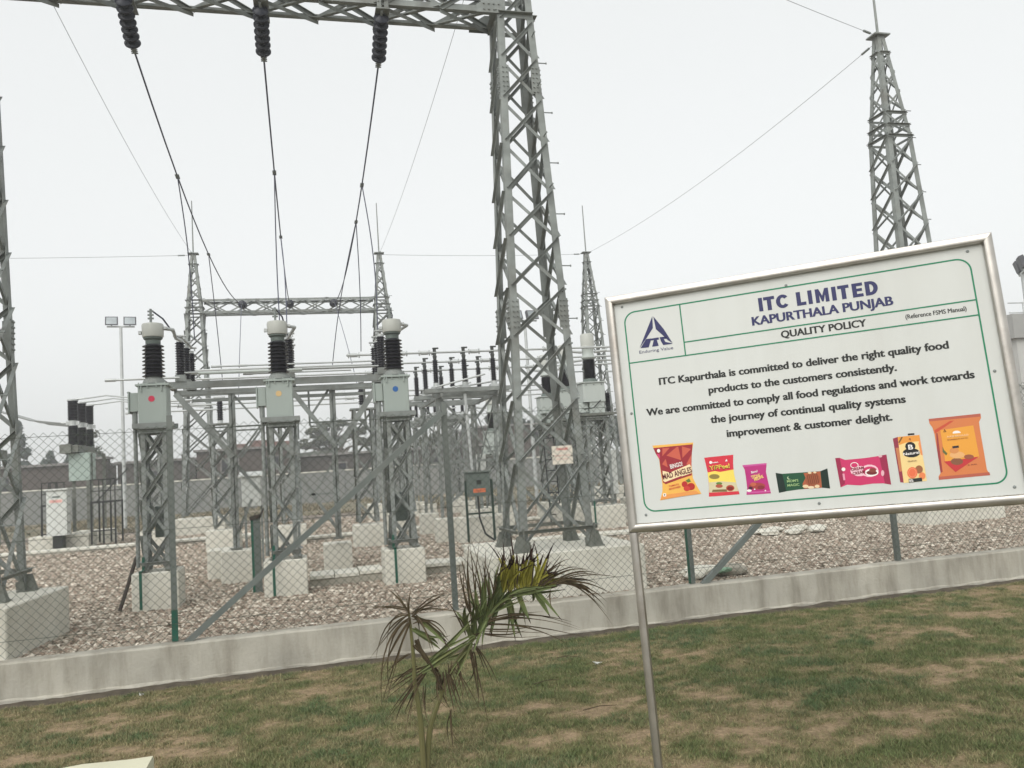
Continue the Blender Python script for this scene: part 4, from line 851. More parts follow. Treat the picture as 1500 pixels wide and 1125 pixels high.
# danger plate on the big tower
t = thing('danger_plate', 'small white danger plate wired to the big lattice tower', 'sign', (2.77, 8.60, 1.81))
MB().bbox(2.60, 8.625, 1.715, 2.835, 8.632, 1.915, .001).build('plate', flat('plate_white', (222, 214, 200)), t)
flat_text('DANGER', (2.655, 8.624, 1.868), (2.785, 8.624, 1.868), .026, T_RED, (0, -1, 0), t, bold=.02)
flat_text('66000 VOLTS', (2.63, 8.624, 1.80), (2.805, 8.624, 1.80), .018, flat('print_pale_red', (214, 150, 140)), (0, -1, 0), t)
flat_text('DANGER', (2.65, 8.624, 1.765), (2.785, 8.624, 1.765), .014, MATS['print_pale_red'], (0, -1, 0), t)
for x, z in ((2.612, 1.81), (2.823, 1.80)): MB().cyl((x, 8.66, z), (x, 8.615, z), .008, n=6).build('fixing_bolt', RUST, t)

# ------------------------------------------------------------------ circuit breaker at the far left
t = thing('circuit_breaker', 'circuit breaker with three stacked double dark insulators at the far left', 'circuit breaker', (-5.9, 25.1, .7))
for k, y in enumerate((24.3, 25.15, 26.0)):
    x = -6.03
    for z0, z1 in ((3.08, 3.58), (3.72, 4.25)):
        m = MB(); ribbed(m, (x, y, 0), .105, .135, z0, z1, 13, 16); m.build('ribbed_insulator', PORC, t, smooth=True)
    m = MB(); m.cyl((x, y, 3.58), (x, y, 3.72), .10, n=12); m.cyl((x-.3, y, 3.66), (x-.08, y, 3.66), .03, n=8); m.box(x-.16, y-.05, 3.60, x+.16, y+.05, 3.70); m.build('middle_terminal', ALU, t)
    m = MB(); m.cyl((x, y, 4.25), (x, y, 4.29), .14, n=14); m.cyl((x, y, 4.29), (x+.34, y, 4.31), .025, n=8); m.build('top_terminal', ALU, t)
    MB().tube([(x+.3, y, 4.3), (x+.9, y-.3, 4.33), (x+2.2, y-1.4, 4.05), (x+3.6, y-2.8, 3.82)], .02, n=6).build('connection_tube', ALU, t, smooth=True)
    MB().tube([(x-.28, y, 3.66), (x-.9, y-.5, 3.74), (x-1.6, y-1.2, 4.02), (x-2.6, y-1.9, 4.2)], .02, n=6).build('connection_tube', ALU, t, smooth=True)
m = MB(); m.bbox(-6.2, 24.1, 2.86, -5.86, 26.2, 3.05, .015); m.bbox(-6.3, 24.02, 2.84, -6.02, 24.4, 3.08, .01); m.build('cross_beam', STEEL_D, t)
MB().bbox(-6.14, 24.25, 2.10, -5.62, 24.9, 2.84, .012).build('drive_box', mat('pale_mint_cabinet', (.34, .41, .37), .5, 0, .06, 4), t)
for x in (-6.1, -5.68):
    for y in (24.4, 25.9): MB().ang((x, y, .75), (x, y, 2.86), .09, .01, (1, 0, 0), (0, 1, 0)).build('leg', STEEL_D, t)
plinth(-7.05, 24.0, -5.62, 24.9, .36, 'pale concrete block below the breaker at the far left')
plinth(-6.4, 25.5, -5.4, 26.3, .36, 'concrete block behind the breaker at the far left')
t = thing('white_cabinet', 'white control cabinet with a small red label below the far left breaker', 'cabinet', (-6.3, 23.7, .7))
MB().bbox(-6.50, 23.55, .72, -6.02, 23.95, 1.88, .012).build('cabinet_body', WHITEC, t); MB().box(-6.46, 23.542, .78, -6.06, 23.55, 1.82).build('door', WHITEC, t)
MB().box(-6.54, 23.5, 1.88, -5.98, 24.0, 1.92).build('roof', WHITEC, t); MB().box(-6.42, 23.536, 1.56, -6.12, 23.542, 1.64).build('label_plate', flat('label_pale', (226, 190, 180)), t)
flat_text('CRO BOX', (-6.40, 23.536, 1.575), (-6.14, 23.536, 1.575), .05, T_RED, (0, -1, 0), t); MB().box(-6.36, 23.536, 1.69, -6.18, 23.542, 1.73).build('name_plate', PANEL, t)
MB().bbox(-6.38, 23.62, .36, -6.14, 23.9, .72, .01).build('stand', BLACKP, t)
t = thing('steel_platform', 'black steel service platform with railings at the far left breaker', 'platform', (-5.4, 24.2, .4))
def pf(x0, x1, y0, y1, z):
    MB().box(x0, y0, z, x1, y1, z+.05).build('deck', BLACKP, t)
    for x in (x0+.02, (x0+x1)/2, x1-.02):
        for y in (y0+.02, y1-.02):
            MB().bar((x, y, .4), (x, y, z), .04, .04, (1, 0, 0)).build('post', BLACKP, t); MB().bar((x, y, z+.05), (x, y, z+.62), .022, .022, (1, 0, 0)).build('rail_post', BLACKP, t)
    for y in (y0+.02, y1-.02):
        for zz in (z+.32, z+.62): MB().bar((x0, y-.014, zz), (x1, y-.014, zz), .022, .022, (0, 0, 1)).build('rail', BLACKP, t)
    MB().bar((x0, y0+.0, .75), (x1, y0+.0, .75), .03, .03, (0, 0, 1)).build('tie_bar', BLACKP, t)
pf(-5.55, -4.93, 23.9, 24.8, 1.47); pf(-6.78, -6.40, 24.1, 24.9, 1.47)
MB().bar((-5.4, 23.86, 1.5), (-4.6, 23.86, 2.35), .03, .03, (0, 0, 1)).build('sloping_rail', BLACKP, t)
# part of another breaker behind the left tower
t = thing('circuit_breaker', 'dark insulator of another breaker peeping out behind the left edge tower', 'circuit breaker', (-9.35, 27.5, .7))
for k, x in enumerate((-9.6, -9.0)):
    m = MB(); ribbed(m, (x, 27.5, 0), .12, .16, 3.2, 4.2, 20, 16); m.build('ribbed_insulator', PORC, t, smooth=True)
MB().bbox(-9.9, 27.2, 2.9, -8.7, 27.8, 3.2, .02).build('cross_beam', STEEL_D, t)
for x in (-9.7, -8.9): MB().ang((x, 27.5, .4), (x, 27.5, 2.9), .1, .01, (1, 0, 0), (0, 1, 0)).build('leg', STEEL_D, t)

# ------------------------------------------------------------------ cable trench covers, low kerbs
def trench(xa, xb, y, w_, label, n, z=.47):
    t = thing('cable_trench', label, 'cable trench', ((xa+xb)/2, y, G), 'concrete cable trenches in the gravel')
    MB().box(xa, y, G-.1, xb, y+.06, z-.045).build('trench_wall', KERB, t); MB().box(xa, y+w_-.06, G-.1, xb, y+w_, z-.045).build('trench_wall', KERB, t)
    st = (xb-xa)/n
    for i in range(n):
        dz = random.uniform(-.006, .006); dy = random.uniform(-.015, .015)
        MB().bbox(xa+i*st+.006, y-.02+dy, z-.045+dz, xa+(i+1)*st-.006, y+w_+.02+dy, z+dz, .005).build('cover_slab', CONC, t)
    return t
trench(-.02, .95, 11.35, .55, 'cable trench covers between the yellow and blue dot transformer blocks', 3)
trench(1.46, 2.6, 11.42, .55, 'cable trench covers right of the blue dot transformer block', 3)
trench(-8.5, -1.2, 22.3, .6, 'long pale cable trench in front of the far left breaker', 12, .43)
trench(-1.2, 5.5, 19.6, .5, 'cable trench across the middle of the yard', 12, .42)
trench(6.4, 11.5, 17.9, .5, 'cable trench behind the sign post at right', 8, .44)
trench(2.6, 9.5, 14.2, .4, 'cable trench behind the big tower', 12, .40)
# rubble by the fence post right of the sign leg
t = thing('concrete_rubble', 'broken concrete lump with green net beside the fence post under the sign', 'rubble', (4.45, 8.7, G))
def lump(c, sx, sy, sz, m_, seed, nm='concrete_piece'):
    rg = random.Random(seed); bm = bmesh.new(); bmesh.ops.create_icosphere(bm, subdivisions=2, radius=1)
    for v in bm.verts: v.co = Vector((v.co.x*sx, v.co.y*sy, v.co.z*sz))*(1+rg.uniform(-.16, .16))
    me = bpy.data.meshes.new(nm); bm.to_mesh(me); bm.free(); me.materials.append(m_); o = bpy.data.objects.new(nm, me); COL.objects.link(o); o.parent = t; o.location = Vector(c)-wloc(t); return o
lump((4.3, 8.75, .40), .28, .14, .06, CONC, 1); lump((4.62, 8.65, .39), .2, .13, .07, KERB, 2); lump((4.15, 8.62, .38), .12, .09, .05, CONC, 3)
lump((4.45, 8.55, .41), .14, .05, .035, flat('faded_green_net', (120, 150, 125)), 4, 'net')
t = thing('concrete_rubble', 'low pale rubble ring in the gravel seen below the right half of the sign', 'rubble', (7.6, 12.1, G))
for i in range(7):
    a = i*.9; lump((7.6+.5*math.cos(a), 12.1+.3*math.sin(a), .38), .16, .12, .05, CONC, 10+i)
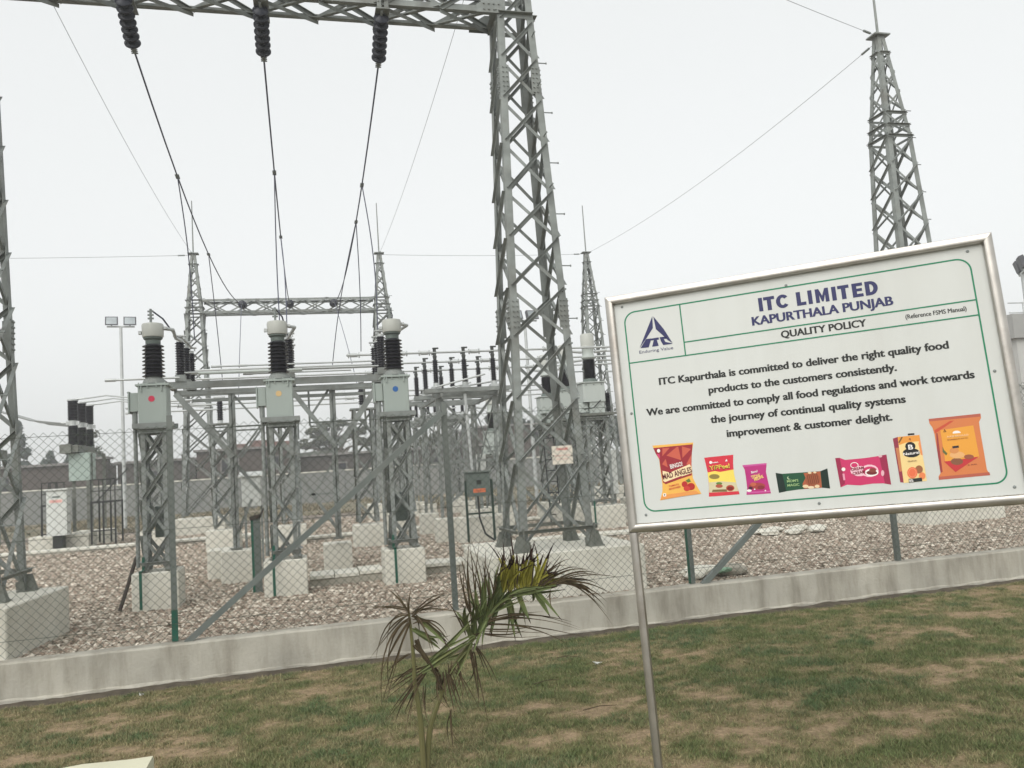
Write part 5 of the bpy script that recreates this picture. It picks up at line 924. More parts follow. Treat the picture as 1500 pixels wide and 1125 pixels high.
PACKETS=[('packet_picture','red and yellow crisp packet picture',[('p',(232,178,84),[(.1679,.4414),(.3802,.4352),(.3673,.3848),(.3579,.3247),(.3567,.2547),(.3707,.2161),(.3906,.1703),(.2858,.1655),(.1764,.1547),(.1933,.1993),(.1975,.2366),(.1954,.3029),(.1952,.3646),(.18,.3995)]),('p',(150,40,50),[(.1712,.4281),(.3759,.4262),(.3647,.3709),(.3563,.3108),(.3537,.2689),(.2819,.2532),(.2148,.235),(.2018,.2456),(.1978,.3027),(.1958,.3693),(.18,.3995)]),('p',(196,92,72),[(.2184,.4217),(.2564,.421),(.2138,.3808)]),('p',(196,92,72),[(.2943,.4217),(.3013,.421),(.3082,.3508),(.2353,.3819)]),('p',(196,92,72),[(.3201,.4209),(.3648,.4029),(.316,.3618)]),('p',(196,92,72),[(.2297,.3659),(.2354,.3203),(.2077,.3396)]),('p',(196,92,72),[(.3636,.3734),(.3563,.3108),(.3317,.3273)]),('p',(200,60,110),[(.1845,.3967),(.2008,.3926),(.2005,.3688),(.1918,.3768)]),('p',(236,214,170),[(.2067,.3056),(.2441,.2925),(.3487,.3256),(.3563,.3108),(.356,.2804),(.283,.2625),(.2156,.242),(.2029,.2549)]),('p',(150,40,50),[(.2079,.245),(.2979,.2696),(.3204,.2627),(.2149,.2359)]),('p',(235,230,225),[(.2061,.4101),(.2057,.4143),(.2037,.4178),(.2005,.42),(.1967,.4204),(.1931,.419),(.1904,.4159),(.1891,.4119),(.1895,.4077),(.1915,.4042),(.1947,.402),(.1985,.4016),(.2021,.4031),(.2048,.4061)]),('p',(180,40,40),[(.3263,.2248),(.3256,.2318),(.3221,.2376),(.3166,.2412),(.31,.2418),(.3037,.2393),(.299,.2342),(.2967,.2275),(.2974,.2206),(.3009,.2147),(.3065,.2112),(.313,.2106),(.3193,.2131),(.324,.2182)]),('p',(176,36,34),[(.3625,.2099),(.3615,.2181),(.3566,.225),(.349,.2293),(.34,.2301),(.3315,.2273),(.3251,.2214),(.3222,.2135),(.3232,.2054),(.3281,.1984),(.3358,.1942),(.3448,.1934),(.3533,.1962),(.3596,.2021)]),('p',(200,60,50),[(.337,.2015),(.336,.2072),(.332,.2121),(.3256,.2152),(.3182,.2159),(.3113,.214),(.3062,.2099),(.3039,.2045),(.3049,.1987),(.309,.1938),(.3153,.1907),(.3227,.1901),(.3296,.192),(.3347,.1961)]),('p',(90,120,50),[(.3183,.2442),(.338,.2541),(.3453,.2371),(.3287,.2339)]),('p',(225,150,80),[(.1911,.1807),(.3629,.189),(.3839,.1723),(.1791,.1582)]),('p',(235,230,225),[(.1958,.1887),(.2114,.1883),(.2107,.1734),(.1955,.1728)]),('p',(40,90,40),[(.2072,.1807),(.2071,.1823),(.2062,.1837),(.2047,.1846),(.2031,.1847),(.2015,.1841),(.2003,.1829),(.1997,.1813),(.1999,.1797),(.2008,.1783),(.2023,.1775),(.2039,.1773),(.2055,.1779),(.2067,.1791)]),('t',(235,230,225),'BINGO!',(.25,.3118),(.3142,.322),.0226),('t',(90,20,35),'MAD ANGLES',(.2063,.2603),(.3584,.2849),.0291),('t',(200,70,60),'TOMATO',(.2309,.2185),(.2834,.2255),.0085),('t',(200,70,60),'MADNESS',(.2307,.2044),(.2904,.2131),.0085)]),('packet_picture','red and yellow noodle packet picture',[('p',(206,50,66),[(.4259,.3515),(.5717,.3519),(.5655,.3087),(.5633,.2583),(.5691,.2027),(.5784,.1517),(.4999,.1516),(.426,.1525),(.4318,.1967),(.4346,.2706),(.4293,.3222)]),('p',(236,212,96),[(.4337,.2744),(.4699,.2788),(.4963,.2716),(.5639,.2775),(.564,.249),(.5699,.2026),(.5737,.168),(.4307,.1728),(.434,.2266)]),('p',(206,196,160),[(.4337,.2243),(.4996,.2238),(.5684,.2119),(.5746,.1675),(.4307,.1728)]),('p',(140,122,60),[(.4913,.2485),(.4894,.2543),(.4827,.2594),(.4725,.2629),(.4609,.264),(.4501,.2625),(.4423,.2588),(.439,.2534),(.4409,.2476),(.4477,.2425),(.4579,.239),(.4695,.238),(.4803,.2394),(.488,.2432)]),('p',(172,64,44),[(.557,.1846),(.5558,.1915),(.5508,.1973),(.543,.201),(.5339,.2019),(.5253,.1996),(.5189,.1948),(.5161,.1883),(.5173,.1814),(.5223,.1755),(.5302,.1718),(.5393,.171),(.5478,.1733),(.5541,.1781)]),('p',(120,34,30),[(.5514,.1833),(.5504,.1873),(.5466,.1909),(.5408,.1931),(.5341,.1938),(.5278,.1926),(.5232,.1898),(.5212,.186),(.5222,.1819),(.526,.1784),(.5319,.1761),(.5386,.1755),(.5449,.1767),(.5495,.1795)]),('p',(92,130,60),[(.5001,.2127),(.499,.216),(.495,.2189),(.4891,.2209),(.4823,.2215),(.476,.2206),(.4715,.2185),(.4696,.2155),(.4707,.2122),(.4746,.2092),(.4806,.2073),(.4874,.2067),(.4937,.2075),(.4982,.2097)]),('p',(170,80,60),[(.5012,.1997),(.4999,.2038),(.4953,.2074),(.4884,.2098),(.4804,.2106),(.473,.2095),(.4676,.2067),(.4653,.2029),(.4666,.1988),(.4712,.1952),(.4782,.1928),(.4862,.1921),(.4936,.1932),(.499,.1959)]),('p',(120,100,60),[(.4496,.1859),(.5171,.1822),(.5202,.1705),(.4438,.1749)]),('p',(235,230,225),[(.4629,.3235),(.4626,.3268),(.4609,.3296),(.4582,.3313),(.455,.3316),(.4519,.3305),(.4496,.3281),(.4485,.325),(.4488,.3217),(.4505,.319),(.4532,.3173),(.4565,.3169),(.4595,.3181),(.4618,.3204)]),('t',(235,230,225),'Sunfeast',(.4633,.3189),(.4931,.3196),.0074),('p',(235,230,225),[(.5274,.3217),(.5357,.3348),(.5401,.3223)]),('t',(120,20,30),'YiPPee!',(.4439,.2827),(.5488,.2863),.0231),('t',(240,220,90),'YiPPee!',(.446,.2852),(.5472,.2883),.0223)]),('packet_picture','magenta snack packet picture',[('p',(178,44,118),[(.6095,.2951),(.7275,.2939),(.7188,.2525),(.7221,.2069),(.7293,.1431),(.6703,.1437),(.611,.1457),(.6188,.18),(.6191,.2392),(.6177,.2714)]),('p',(196,84,150),[(.6095,.2951),(.7275,.2939),(.7257,.2863),(.6115,.2857)]),('p',(196,84,150),[(.6137,.16),(.7275,.1567),(.7283,.1494),(.6123,.1524)]),('p',(160,62,60),[(.7079,.181),(.7049,.1888),(.6946,.1957),(.679,.2004),(.6612,.2021),(.6447,.2002),(.6327,.1953),(.6278,.1883),(.6309,.1805),(.6413,.1736),(.657,.1688),(.6748,.1672),(.6912,.1691),(.703,.174)]),('p',(190,96,70),[(.6652,.194),(.6642,.198),(.6605,.2015),(.6548,.2038),(.6482,.2044),(.642,.2032),(.6375,.2004),(.6355,.1967),(.6365,.1926),(.6402,.1891),(.646,.1869),(.6526,.1863),(.6588,.1875),(.6633,.1902)]),('p',(130,40,50),[(.7027,.1747),(.7016,.1791),(.6972,.183),(.6905,.1855),(.6828,.1862),(.6756,.185),(.6703,.182),(.668,.1778),(.6692,.1734),(.6736,.1695),(.6803,.167),(.6881,.1663),(.6952,.1676),(.7005,.1706)]),('p',(235,230,225),[(.639,.1646),(.6382,.1674),(.635,.1699),(.6303,.1715),(.6248,.172),(.6197,.1712),(.6161,.1693),(.6145,.1667),(.6154,.1639),(.6185,.1614),(.6233,.1597),(.6287,.1593),(.6338,.16),(.6375,.1619)]),('p',(70,20,50),[(.6454,.1767),(.6448,.1799),(.6422,.1827),(.6381,.1844),(.6335,.1848),(.6291,.1838),(.6258,.1816),(.6244,.1786),(.6251,.1754),(.6277,.1726),(.6317,.1708),(.6364,.1704),(.6408,.1714),(.644,.1737)]),('p',(235,230,225),[(.6573,.1697),(.6572,.1713),(.6564,.1727),(.655,.1735),(.6535,.1736),(.652,.173),(.6509,.1719),(.6503,.1704),(.6505,.1688),(.6513,.1674),(.6526,.1666),(.6542,.1665),(.6557,.167),(.6568,.1682)]),('p',(235,230,225),[(.7077,.1585),(.7075,.1601),(.7067,.1614),(.7054,.1622),(.7039,.1623),(.7024,.1618),(.7013,.1606),(.7008,.1591),(.7009,.1575),(.7017,.1562),(.703,.1554),(.7045,.1552),(.706,.1558),(.7071,.157)]),('t',(235,230,225),'Bingo!',(.6487,.2492),(.6798,.2539),.0118),('t',(240,214,120),'TEDHE',(.6462,.2221),(.6895,.2298),.0163),('t',(240,214,120),'MEDHE',(.6597,.2099),(.7046,.2239),.0154)]),('packet_picture','dark green biscuit packet picture',[('p',(28,78,52),[(.7636,.2416),(.7939,.234),(.8914,.2314),(.9737,.2301),(1.0065,.2403),(1.0057,.1422),(.9691,.1495),(.8615,.1504),(.8033,.1469),(.7671,.142)]),('p',(18,40,32),[(.9737,.2301),(1.0065,.2403),(1.0057,.1422),(.9716,.1493)]),('p',(18,40,32),[(.7636,.2416),(.795,.2325),(.8033,.1469),(.7671,.142)]),('p',(170,90,60),[(.8941,.2278),(.9723,.2289),(.9691,.1495),(.8872,.1515),(.8827,.1753),(.9005,.2037)]),('p',(150,82,52),[(.967,.1895),(.9654,.2041),(.9573,.2164),(.9441,.2241),(.9285,.2256),(.9136,.2206),(.9023,.21),(.8969,.196),(.8985,.1814),(.9067,.169),(.92,.1614),(.9356,.16),(.9504,.165),(.9616,.1756)]),('p',(110,54,34),[(.9074,.2178),(.9107,.2181),(.9151,.1703),(.9119,.1699)]),('p',(110,54,34),[(.9164,.2183),(.9196,.2186),(.9241,.1708),(.9208,.1705)]),('p',(110,54,34),[(.9254,.2188),(.9286,.2191),(.933,.1713),(.9298,.171)]),('p',(110,54,34),[(.9343,.2192),(.9375,.2196),(.9419,.1719),(.9387,.1715)]),('p',(110,54,34),[(.9432,.2197),(.9464,.2201),(.9508,.1724),(.9476,.172)]),('p',(110,54,34),[(.9522,.2202),(.9554,.2206),(.9597,.1729),(.9565,.1725)]),('p',(226,200,160),[(.9089,.1615),(.908,.1651),(.9045,.1682),(.8992,.1702),(.893,.1708),(.8872,.1698),(.883,.1674),(.8812,.164),(.8821,.1605),(.8856,.1574),(.891,.1554),(.8971,.1548),(.9029,.1558),(.9071,.1582)]),('p',(232,210,176),[(.9345,.1539),(.9334,.1569),(.9295,.1596),(.9237,.1614),(.917,.162),(.9108,.1613),(.9063,.1593),(.9044,.1566),(.9055,.1536),(.9094,.151),(.9153,.1491),(.9219,.1486),(.9281,.1493),(.9326,.1512)]),('p',(226,200,160),[(.9595,.157),(.9588,.1605),(.9561,.1635),(.9518,.1654),(.9468,.1659),(.9421,.1648),(.9386,.1623),(.937,.159),(.9377,.1555),(.9404,.1525),(.9447,.1505),(.9497,.1501),(.9544,.1512),(.9579,.1537)]),('p',(226,200,160),[(.9313,.2255),(.9308,.2279),(.9286,.23),(.9252,.2313),(.9213,.2317),(.9176,.231),(.9149,.2294),(.9138,.2272),(.9143,.2248),(.9165,.2228),(.9199,.2214),(.9238,.221),(.9275,.2217),(.9302,.2233)]),('p',(226,200,160),[(.9541,.2254),(.9536,.2274),(.9518,.2292),(.9489,.2304),(.9455,.2307),(.9424,.2301),(.9401,.2287),(.9391,.2268),(.9396,.2247),(.9415,.2229),(.9443,.2217),(.9477,.2214),(.9508,.222),(.9531,.2234)]),('p',(190,210,170),[(.8309,.2102),(.8306,.2138),(.8288,.2167),(.8259,.2186),(.8225,.2189),(.8193,.2176),(.8168,.2151),(.8156,.2117),(.8159,.2081),(.8176,.2052),(.8205,.2033),(.8239,.203),(.8272,.2043),(.8297,.2068)]),('p',(28,78,52),[(.8337,.212),(.8334,.2152),(.8318,.218),(.8292,.2196),(.826,.2199),(.823,.2188),(.8208,.2164),(.8197,.2133),(.8199,.2101),(.8216,.2073),(.8242,.2057),(.8273,.2054),(.8303,.2065),(.8326,.2089)]),('t',(160,190,130),"MOM'S",(.812,.1891),(.8654,.1896),.0121),('t',(160,190,130),'MAGIC',(.8113,.169),(.8679,.1693),.0121)]),('packet_picture','pink cream biscuit packet picture',[('p',(196,50,100),[(1.0484,.286),(1.0688,.2853),(1.092,.273),(1.1781,.2728),(1.2424,.2761),(1.2779,.2803),(1.2783,.136),(1.245,.1455),(1.1972,.1485),(1.142,.1451),(1.0848,.1535),(1.0538,.1432)]),('p',(150,36,72),[(1.0484,.286),(1.0688,.2853),(1.0766,.1609),(1.0538,.1432)]),('p',(150,36,72),[(1.2453,.2758),(1.2779,.2803),(1.2783,.136),(1.2521,.1448)]),('p',(232,190,200),[(1.1881,.2094),(1.1857,.2205),(1.1759,.2301),(1.1606,.2364),(1.1429,.2382),(1.1262,.235),(1.1138,.2275),(1.1084,.2171),(1.1109,.206),(1.1208,.1964),(1.1362,.1901),(1.1539,.1885),(1.1705,.1917),(1.1827,.1992)]),('p',(232,190,200),[(1.2331,.2064),(1.231,.2196),(1.2216,.231),(1.2066,.2383),(1.1889,.2401),(1.1722,.2359),(1.1598,.2266),(1.154,.2141),(1.1562,.2008),(1.1657,.1894),(1.1808,.1821),(1.1984,.1805),(1.215,.1847),(1.2274,.1939)]),('p',(196,50,100),[(1.227,.2057),(1.2251,.2155),(1.2173,.224),(1.2049,.2295),(1.1905,.2309),(1.1769,.228),(1.1668,.2212),(1.1623,.2119),(1.1642,.2021),(1.1721,.1936),(1.1845,.1881),(1.1989,.1867),(1.2124,.1897),(1.2225,.1965)]),('p',(235,230,225),[(1.2314,.1987),(1.2296,.2068),(1.2222,.2139),(1.2107,.2186),(1.1974,.2199),(1.1849,.2175),(1.1757,.2121),(1.1716,.2045),(1.1735,.1964),(1.1809,.1893),(1.1925,.1846),(1.2058,.1834),(1.2182,.1857),(1.2274,.1912)]),('p',(110,36,40),[(1.2253,.198),(1.2236,.2027),(1.2175,.2069),(1.2081,.2099),(1.1975,.2109),(1.1876,.2098),(1.1804,.2069),(1.1774,.2026),(1.1792,.1979),(1.1853,.1937),(1.1947,.1908),(1.2053,.1898),(1.2152,.1908),(1.2223,.1938)]),('p',(130,60,50),[(1.2228,.21),(1.2219,.2146),(1.2181,.2186),(1.2121,.2212),(1.2052,.2219),(1.1987,.2205),(1.1938,.2174),(1.1917,.213),(1.1926,.2084),(1.1964,.2044),(1.2024,.2018),(1.2093,.2011),(1.2158,.2025),(1.2206,.2057)]),('p',(235,230,225),[(1.148,.2416),(1.1471,.248),(1.1428,.2534),(1.1358,.2569),(1.1277,.2577),(1.1201,.2557),(1.1143,.2512),(1.1116,.2452),(1.1126,.2388),(1.117,.2333),(1.1239,.2298),(1.132,.229),(1.1397,.2311),(1.1454,.2356)]),('p',(196,50,100),[(1.145,.2419),(1.1442,.2468),(1.1405,.2511),(1.1347,.2538),(1.128,.2545),(1.1216,.253),(1.1169,.2495),(1.1147,.2449),(1.1155,.2399),(1.1192,.2357),(1.125,.2329),(1.1318,.2323),(1.1381,.2338),(1.1429,.2372)]),('p',(235,230,225),[(1.087,.2278),(1.0867,.2318),(1.0848,.2352),(1.0816,.2373),(1.0778,.2377),(1.0741,.2363),(1.0713,.2333),(1.0699,.2295),(1.0702,.2254),(1.0721,.222),(1.0753,.2199),(1.0791,.2195),(1.0828,.221),(1.0856,.2239)]),('p',(220,150,170),[(1.0706,.2076),(1.08,.208),(1.08,.177),(1.0712,.1759)]),('p',(220,170,180),[(1.2559,.1931),(1.2561,.1993),(1.2548,.2044),(1.2523,.2074),(1.2492,.2078),(1.2459,.2053),(1.2433,.2006),(1.2417,.1945),(1.2415,.1883),(1.2428,.1832),(1.2453,.1802),(1.2484,.1799),(1.2517,.1824),(1.2544,.1871)]),('p',(220,170,180),[(1.2582,.2731),(1.2577,.2755),(1.2557,.2775),(1.2525,.2788),(1.2488,.2792),(1.2453,.2786),(1.2427,.277),(1.2416,.2748),(1.2421,.2725),(1.2441,.2705),(1.2474,.2691),(1.2511,.2688),(1.2545,.2694),(1.2571,.271)]),('t',(130,30,50),'DREAM',(1.1139,.2166),(1.1709,.2216),.0144),('t',(130,30,50),'CREAM',(1.1172,.1965),(1.1732,.203),.0144)]),('carton_picture','orange juice carton picture with black emblem',[('p',(140,50,70),[(1.3164,.3521),(1.3381,.3575),(1.3366,.1403),(1.3192,.1432)]),('p',(190,120,80),[(1.3219,.307),(1.3385,.3065),(1.3368,.1951),(1.3234,.1932)]),('p',(232,204,140),[(1.3381,.3575),(1.4329,.3568),(1.4332,.1397),(1.3334,.1387)]),('p',(222,148,62),[(1.3381,.3575),(1.4329,.3568),(1.4327,.3276),(1.3725,.3276),(1.3379,.3183)]),('p',(226,140,84),[(1.4327,.3438),(1.4333,.2597),(1.4251,.2638),(1.4227,.3157)]),('p',(110,80,40),[(1.3374,.3315),(1.354,.3558),(1.361,.355),(1.3428,.3276)]),('p',(30,30,30),[(1.3844,.3687),(1.412,.3676),(1.4115,.3598),(1.3832,.3604)]),('p',(28,28,30),[(1.4083,.3056),(1.4074,.3147),(1.4023,.3225),(1.3941,.3274),(1.3842,.3285),(1.3747,.3255),(1.3676,.319),(1.3641,.3103),(1.365,.3012),(1.3701,.2934),(1.3784,.2885),(1.3883,.2875),(1.3977,.2905),(1.4048,.297)]),('p',(28,28,30),[(1.4235,.273),(1.4213,.2827),(1.4121,.2913),(1.3978,.2971),(1.3812,.2989),(1.3656,.2962),(1.3542,.2898),(1.3491,.2807),(1.3514,.2709),(1.3607,.2622),(1.3751,.2565),(1.3916,.2548),(1.4071,.2575),(1.4185,.2639)]),('p',(150,96,60),[(1.4238,.1944),(1.4234,.2028),(1.4199,.2098),(1.4139,.2142),(1.4067,.2149),(1.3997,.2118),(1.3942,.2057),(1.3914,.1975),(1.3918,.1891),(1.3953,.1821),(1.4013,.1778),(1.4085,.1771),(1.4155,.1802),(1.421,.1863)]),('p',(226,110,70),[(1.399,.1814),(1.3985,.1931),(1.3938,.203),(1.3857,.209),(1.3759,.21),(1.3663,.2057),(1.3588,.197),(1.3549,.1856),(1.3554,.1738),(1.3602,.164),(1.3683,.158),(1.3781,.1571),(1.3877,.1614),(1.3952,.1701)]),('p',(236,150,110),[(1.3944,.1818),(1.394,.1913),(1.3903,.1993),(1.3839,.2042),(1.3762,.2049),(1.3686,.2014),(1.3627,.1944),(1.3596,.1852),(1.36,.1756),(1.3637,.1677),(1.3701,.1628),(1.3778,.1621),(1.3854,.1656),(1.3913,.1726)]),('p',(226,110,70),[(1.3921,.182),(1.3918,.1904),(1.3886,.1975),(1.3831,.2017),(1.3764,.2024),(1.3698,.1993),(1.3646,.1931),(1.3619,.1849),(1.3622,.1765),(1.3654,.1695),(1.371,.1653),(1.3777,.1646),(1.3843,.1677),(1.3894,.1739)]),('p',(226,130,80),[(1.4303,.1637),(1.43,.1709),(1.427,.177),(1.4219,.1807),(1.4158,.1813),(1.4098,.1786),(1.4051,.1733),(1.4027,.1663),(1.403,.159),(1.406,.1529),(1.4111,.1492),(1.4173,.1487),(1.4233,.1513),(1.4279,.1567)]),('p',(40,44,40),[(1.3565,.1558),(1.4136,.1569),(1.4135,.1403),(1.3559,.1392)]),('p',(160,90,40),[(1.3836,.3427),(1.3921,.3483),(1.3923,.3333)]),('t',(235,230,225),'B',(1.3759,.2935),(1.397,.2926),.0232),('t',(235,230,225),'Natural',(1.3508,.2675),(1.4209,.2706),.0129),('t',(120,80,50),'GUAVA',(1.365,.235),(1.4039,.235),.0065),('t',(235,230,225),'0%',(1.3574,.1416),(1.3762,.1418),.0115)]),('packet_picture','large orange flour packet picture',[('p',(206,122,72),[(1.4831,.4271),(1.7014,.4268),(1.7006,.4064),(1.6894,.3886),(1.6881,.3506),(1.6883,.224),(1.688,.1675),(1.6979,.1415),(1.5883,.1405),(1.4841,.1395),(1.4848,.1553),(1.4956,.1702),(1.4968,.2756),(1.4966,.3529),(1.4927,.3857),(1.4829,.4063)]),('p',(176,92,74),[(1.4831,.4271),(1.7014,.4268),(1.7004,.4128),(1.4831,.4153)]),('p',(176,92,74),[(1.4851,.154),(1.6962,.1554),(1.6979,.1415),(1.4841,.1395)]),('p',(150,60,60),[(1.5048,.3571),(1.5105,.3565),(1.5051,.1757),(1.4956,.1702),(1.4968,.2756)]),('p',(224,156,60),[(1.524,.3692),(1.6637,.3757),(1.6662,.2262),(1.5234,.2217)]),('p',(196,80,56),[(1.4995,.372),(1.5714,.4076),(1.5885,.4069),(1.5,.3557)]),('p',(190,52,56),[(1.5178,.2222),(1.5667,.2237),(1.6652,.2307),(1.6208,.2056),(1.5585,.1686)]),('p',(130,84,60),[(1.5972,.2143),(1.5957,.2216),(1.5894,.2279),(1.5795,.2321),(1.568,.2333),(1.5572,.2312),(1.5491,.2263),(1.5455,.2194),(1.547,.2121),(1.5534,.2057),(1.5633,.2016),(1.5748,.2004),(1.5856,.2025),(1.5936,.2075)]),('p',(222,168,110),[(1.6084,.2435),(1.6064,.2509),(1.5986,.2575),(1.5865,.2619),(1.5724,.2634),(1.5593,.2616),(1.5497,.2568),(1.5455,.25),(1.5476,.2426),(1.5555,.2361),(1.5677,.2316),(1.5817,.2302),(1.5947,.2321),(1.6043,.2368)]),('p',(206,138,80),[(1.5868,.2661),(1.5858,.2723),(1.5813,.2777),(1.574,.2812),(1.5655,.2821),(1.5574,.2802),(1.5513,.276),(1.5485,.2702),(1.5495,.264),(1.5541,.2586),(1.5614,.2551),(1.5699,.2542),(1.578,.2561),(1.584,.2604)]),('p',(150,84,60),[(1.6439,.231),(1.6427,.2361),(1.6377,.2406),(1.63,.2436),(1.6211,.2445),(1.6127,.2432),(1.6065,.2398),(1.6038,.2351),(1.605,.2301),(1.61,.2256),(1.6177,.2226),(1.6267,.2217),(1.635,.223),(1.6412,.2264)]),('p',(40,40,44),[(1.5623,.2892),(1.5893,.2901),(1.5895,.2799),(1.5624,.2789)]),('p',(96,104,60),[(1.5224,.2921),(1.5257,.2758),(1.5376,.2585),(1.5316,.2496),(1.5187,.2669)]),('p',(90,50,30),[(1.5419,.3723),(1.5485,.3587),(1.535,.3576)]),('p',(224,156,60),[(1.5409,.366),(1.5441,.3605),(1.5384,.3605)]),('p',(235,230,225),[(1.607,.347),(1.606,.3515),(1.6018,.3555),(1.5954,.3583),(1.5878,.3591),(1.5808,.3579),(1.5755,.3549),(1.5732,.3507),(1.5742,.3462),(1.5784,.3421),(1.5849,.3394),(1.5924,.3386),(1.5995,.3398),(1.6047,.3428)]),('p',(224,156,60),[(1.5709,.3472),(1.6092,.3467),(1.6072,.3329),(1.5692,.3358)]),('t',(240,200,150),'AASHIRVAAD',(1.5455,.3307),(1.637,.3308),.009),('t',(140,80,50),'SHARBATI ATTA',(1.5464,.3178),(1.6334,.3185),.0051),('t',(130,60,50),'5 KG',(1.6134,.1937),(1.6502,.1951),.0049)])]
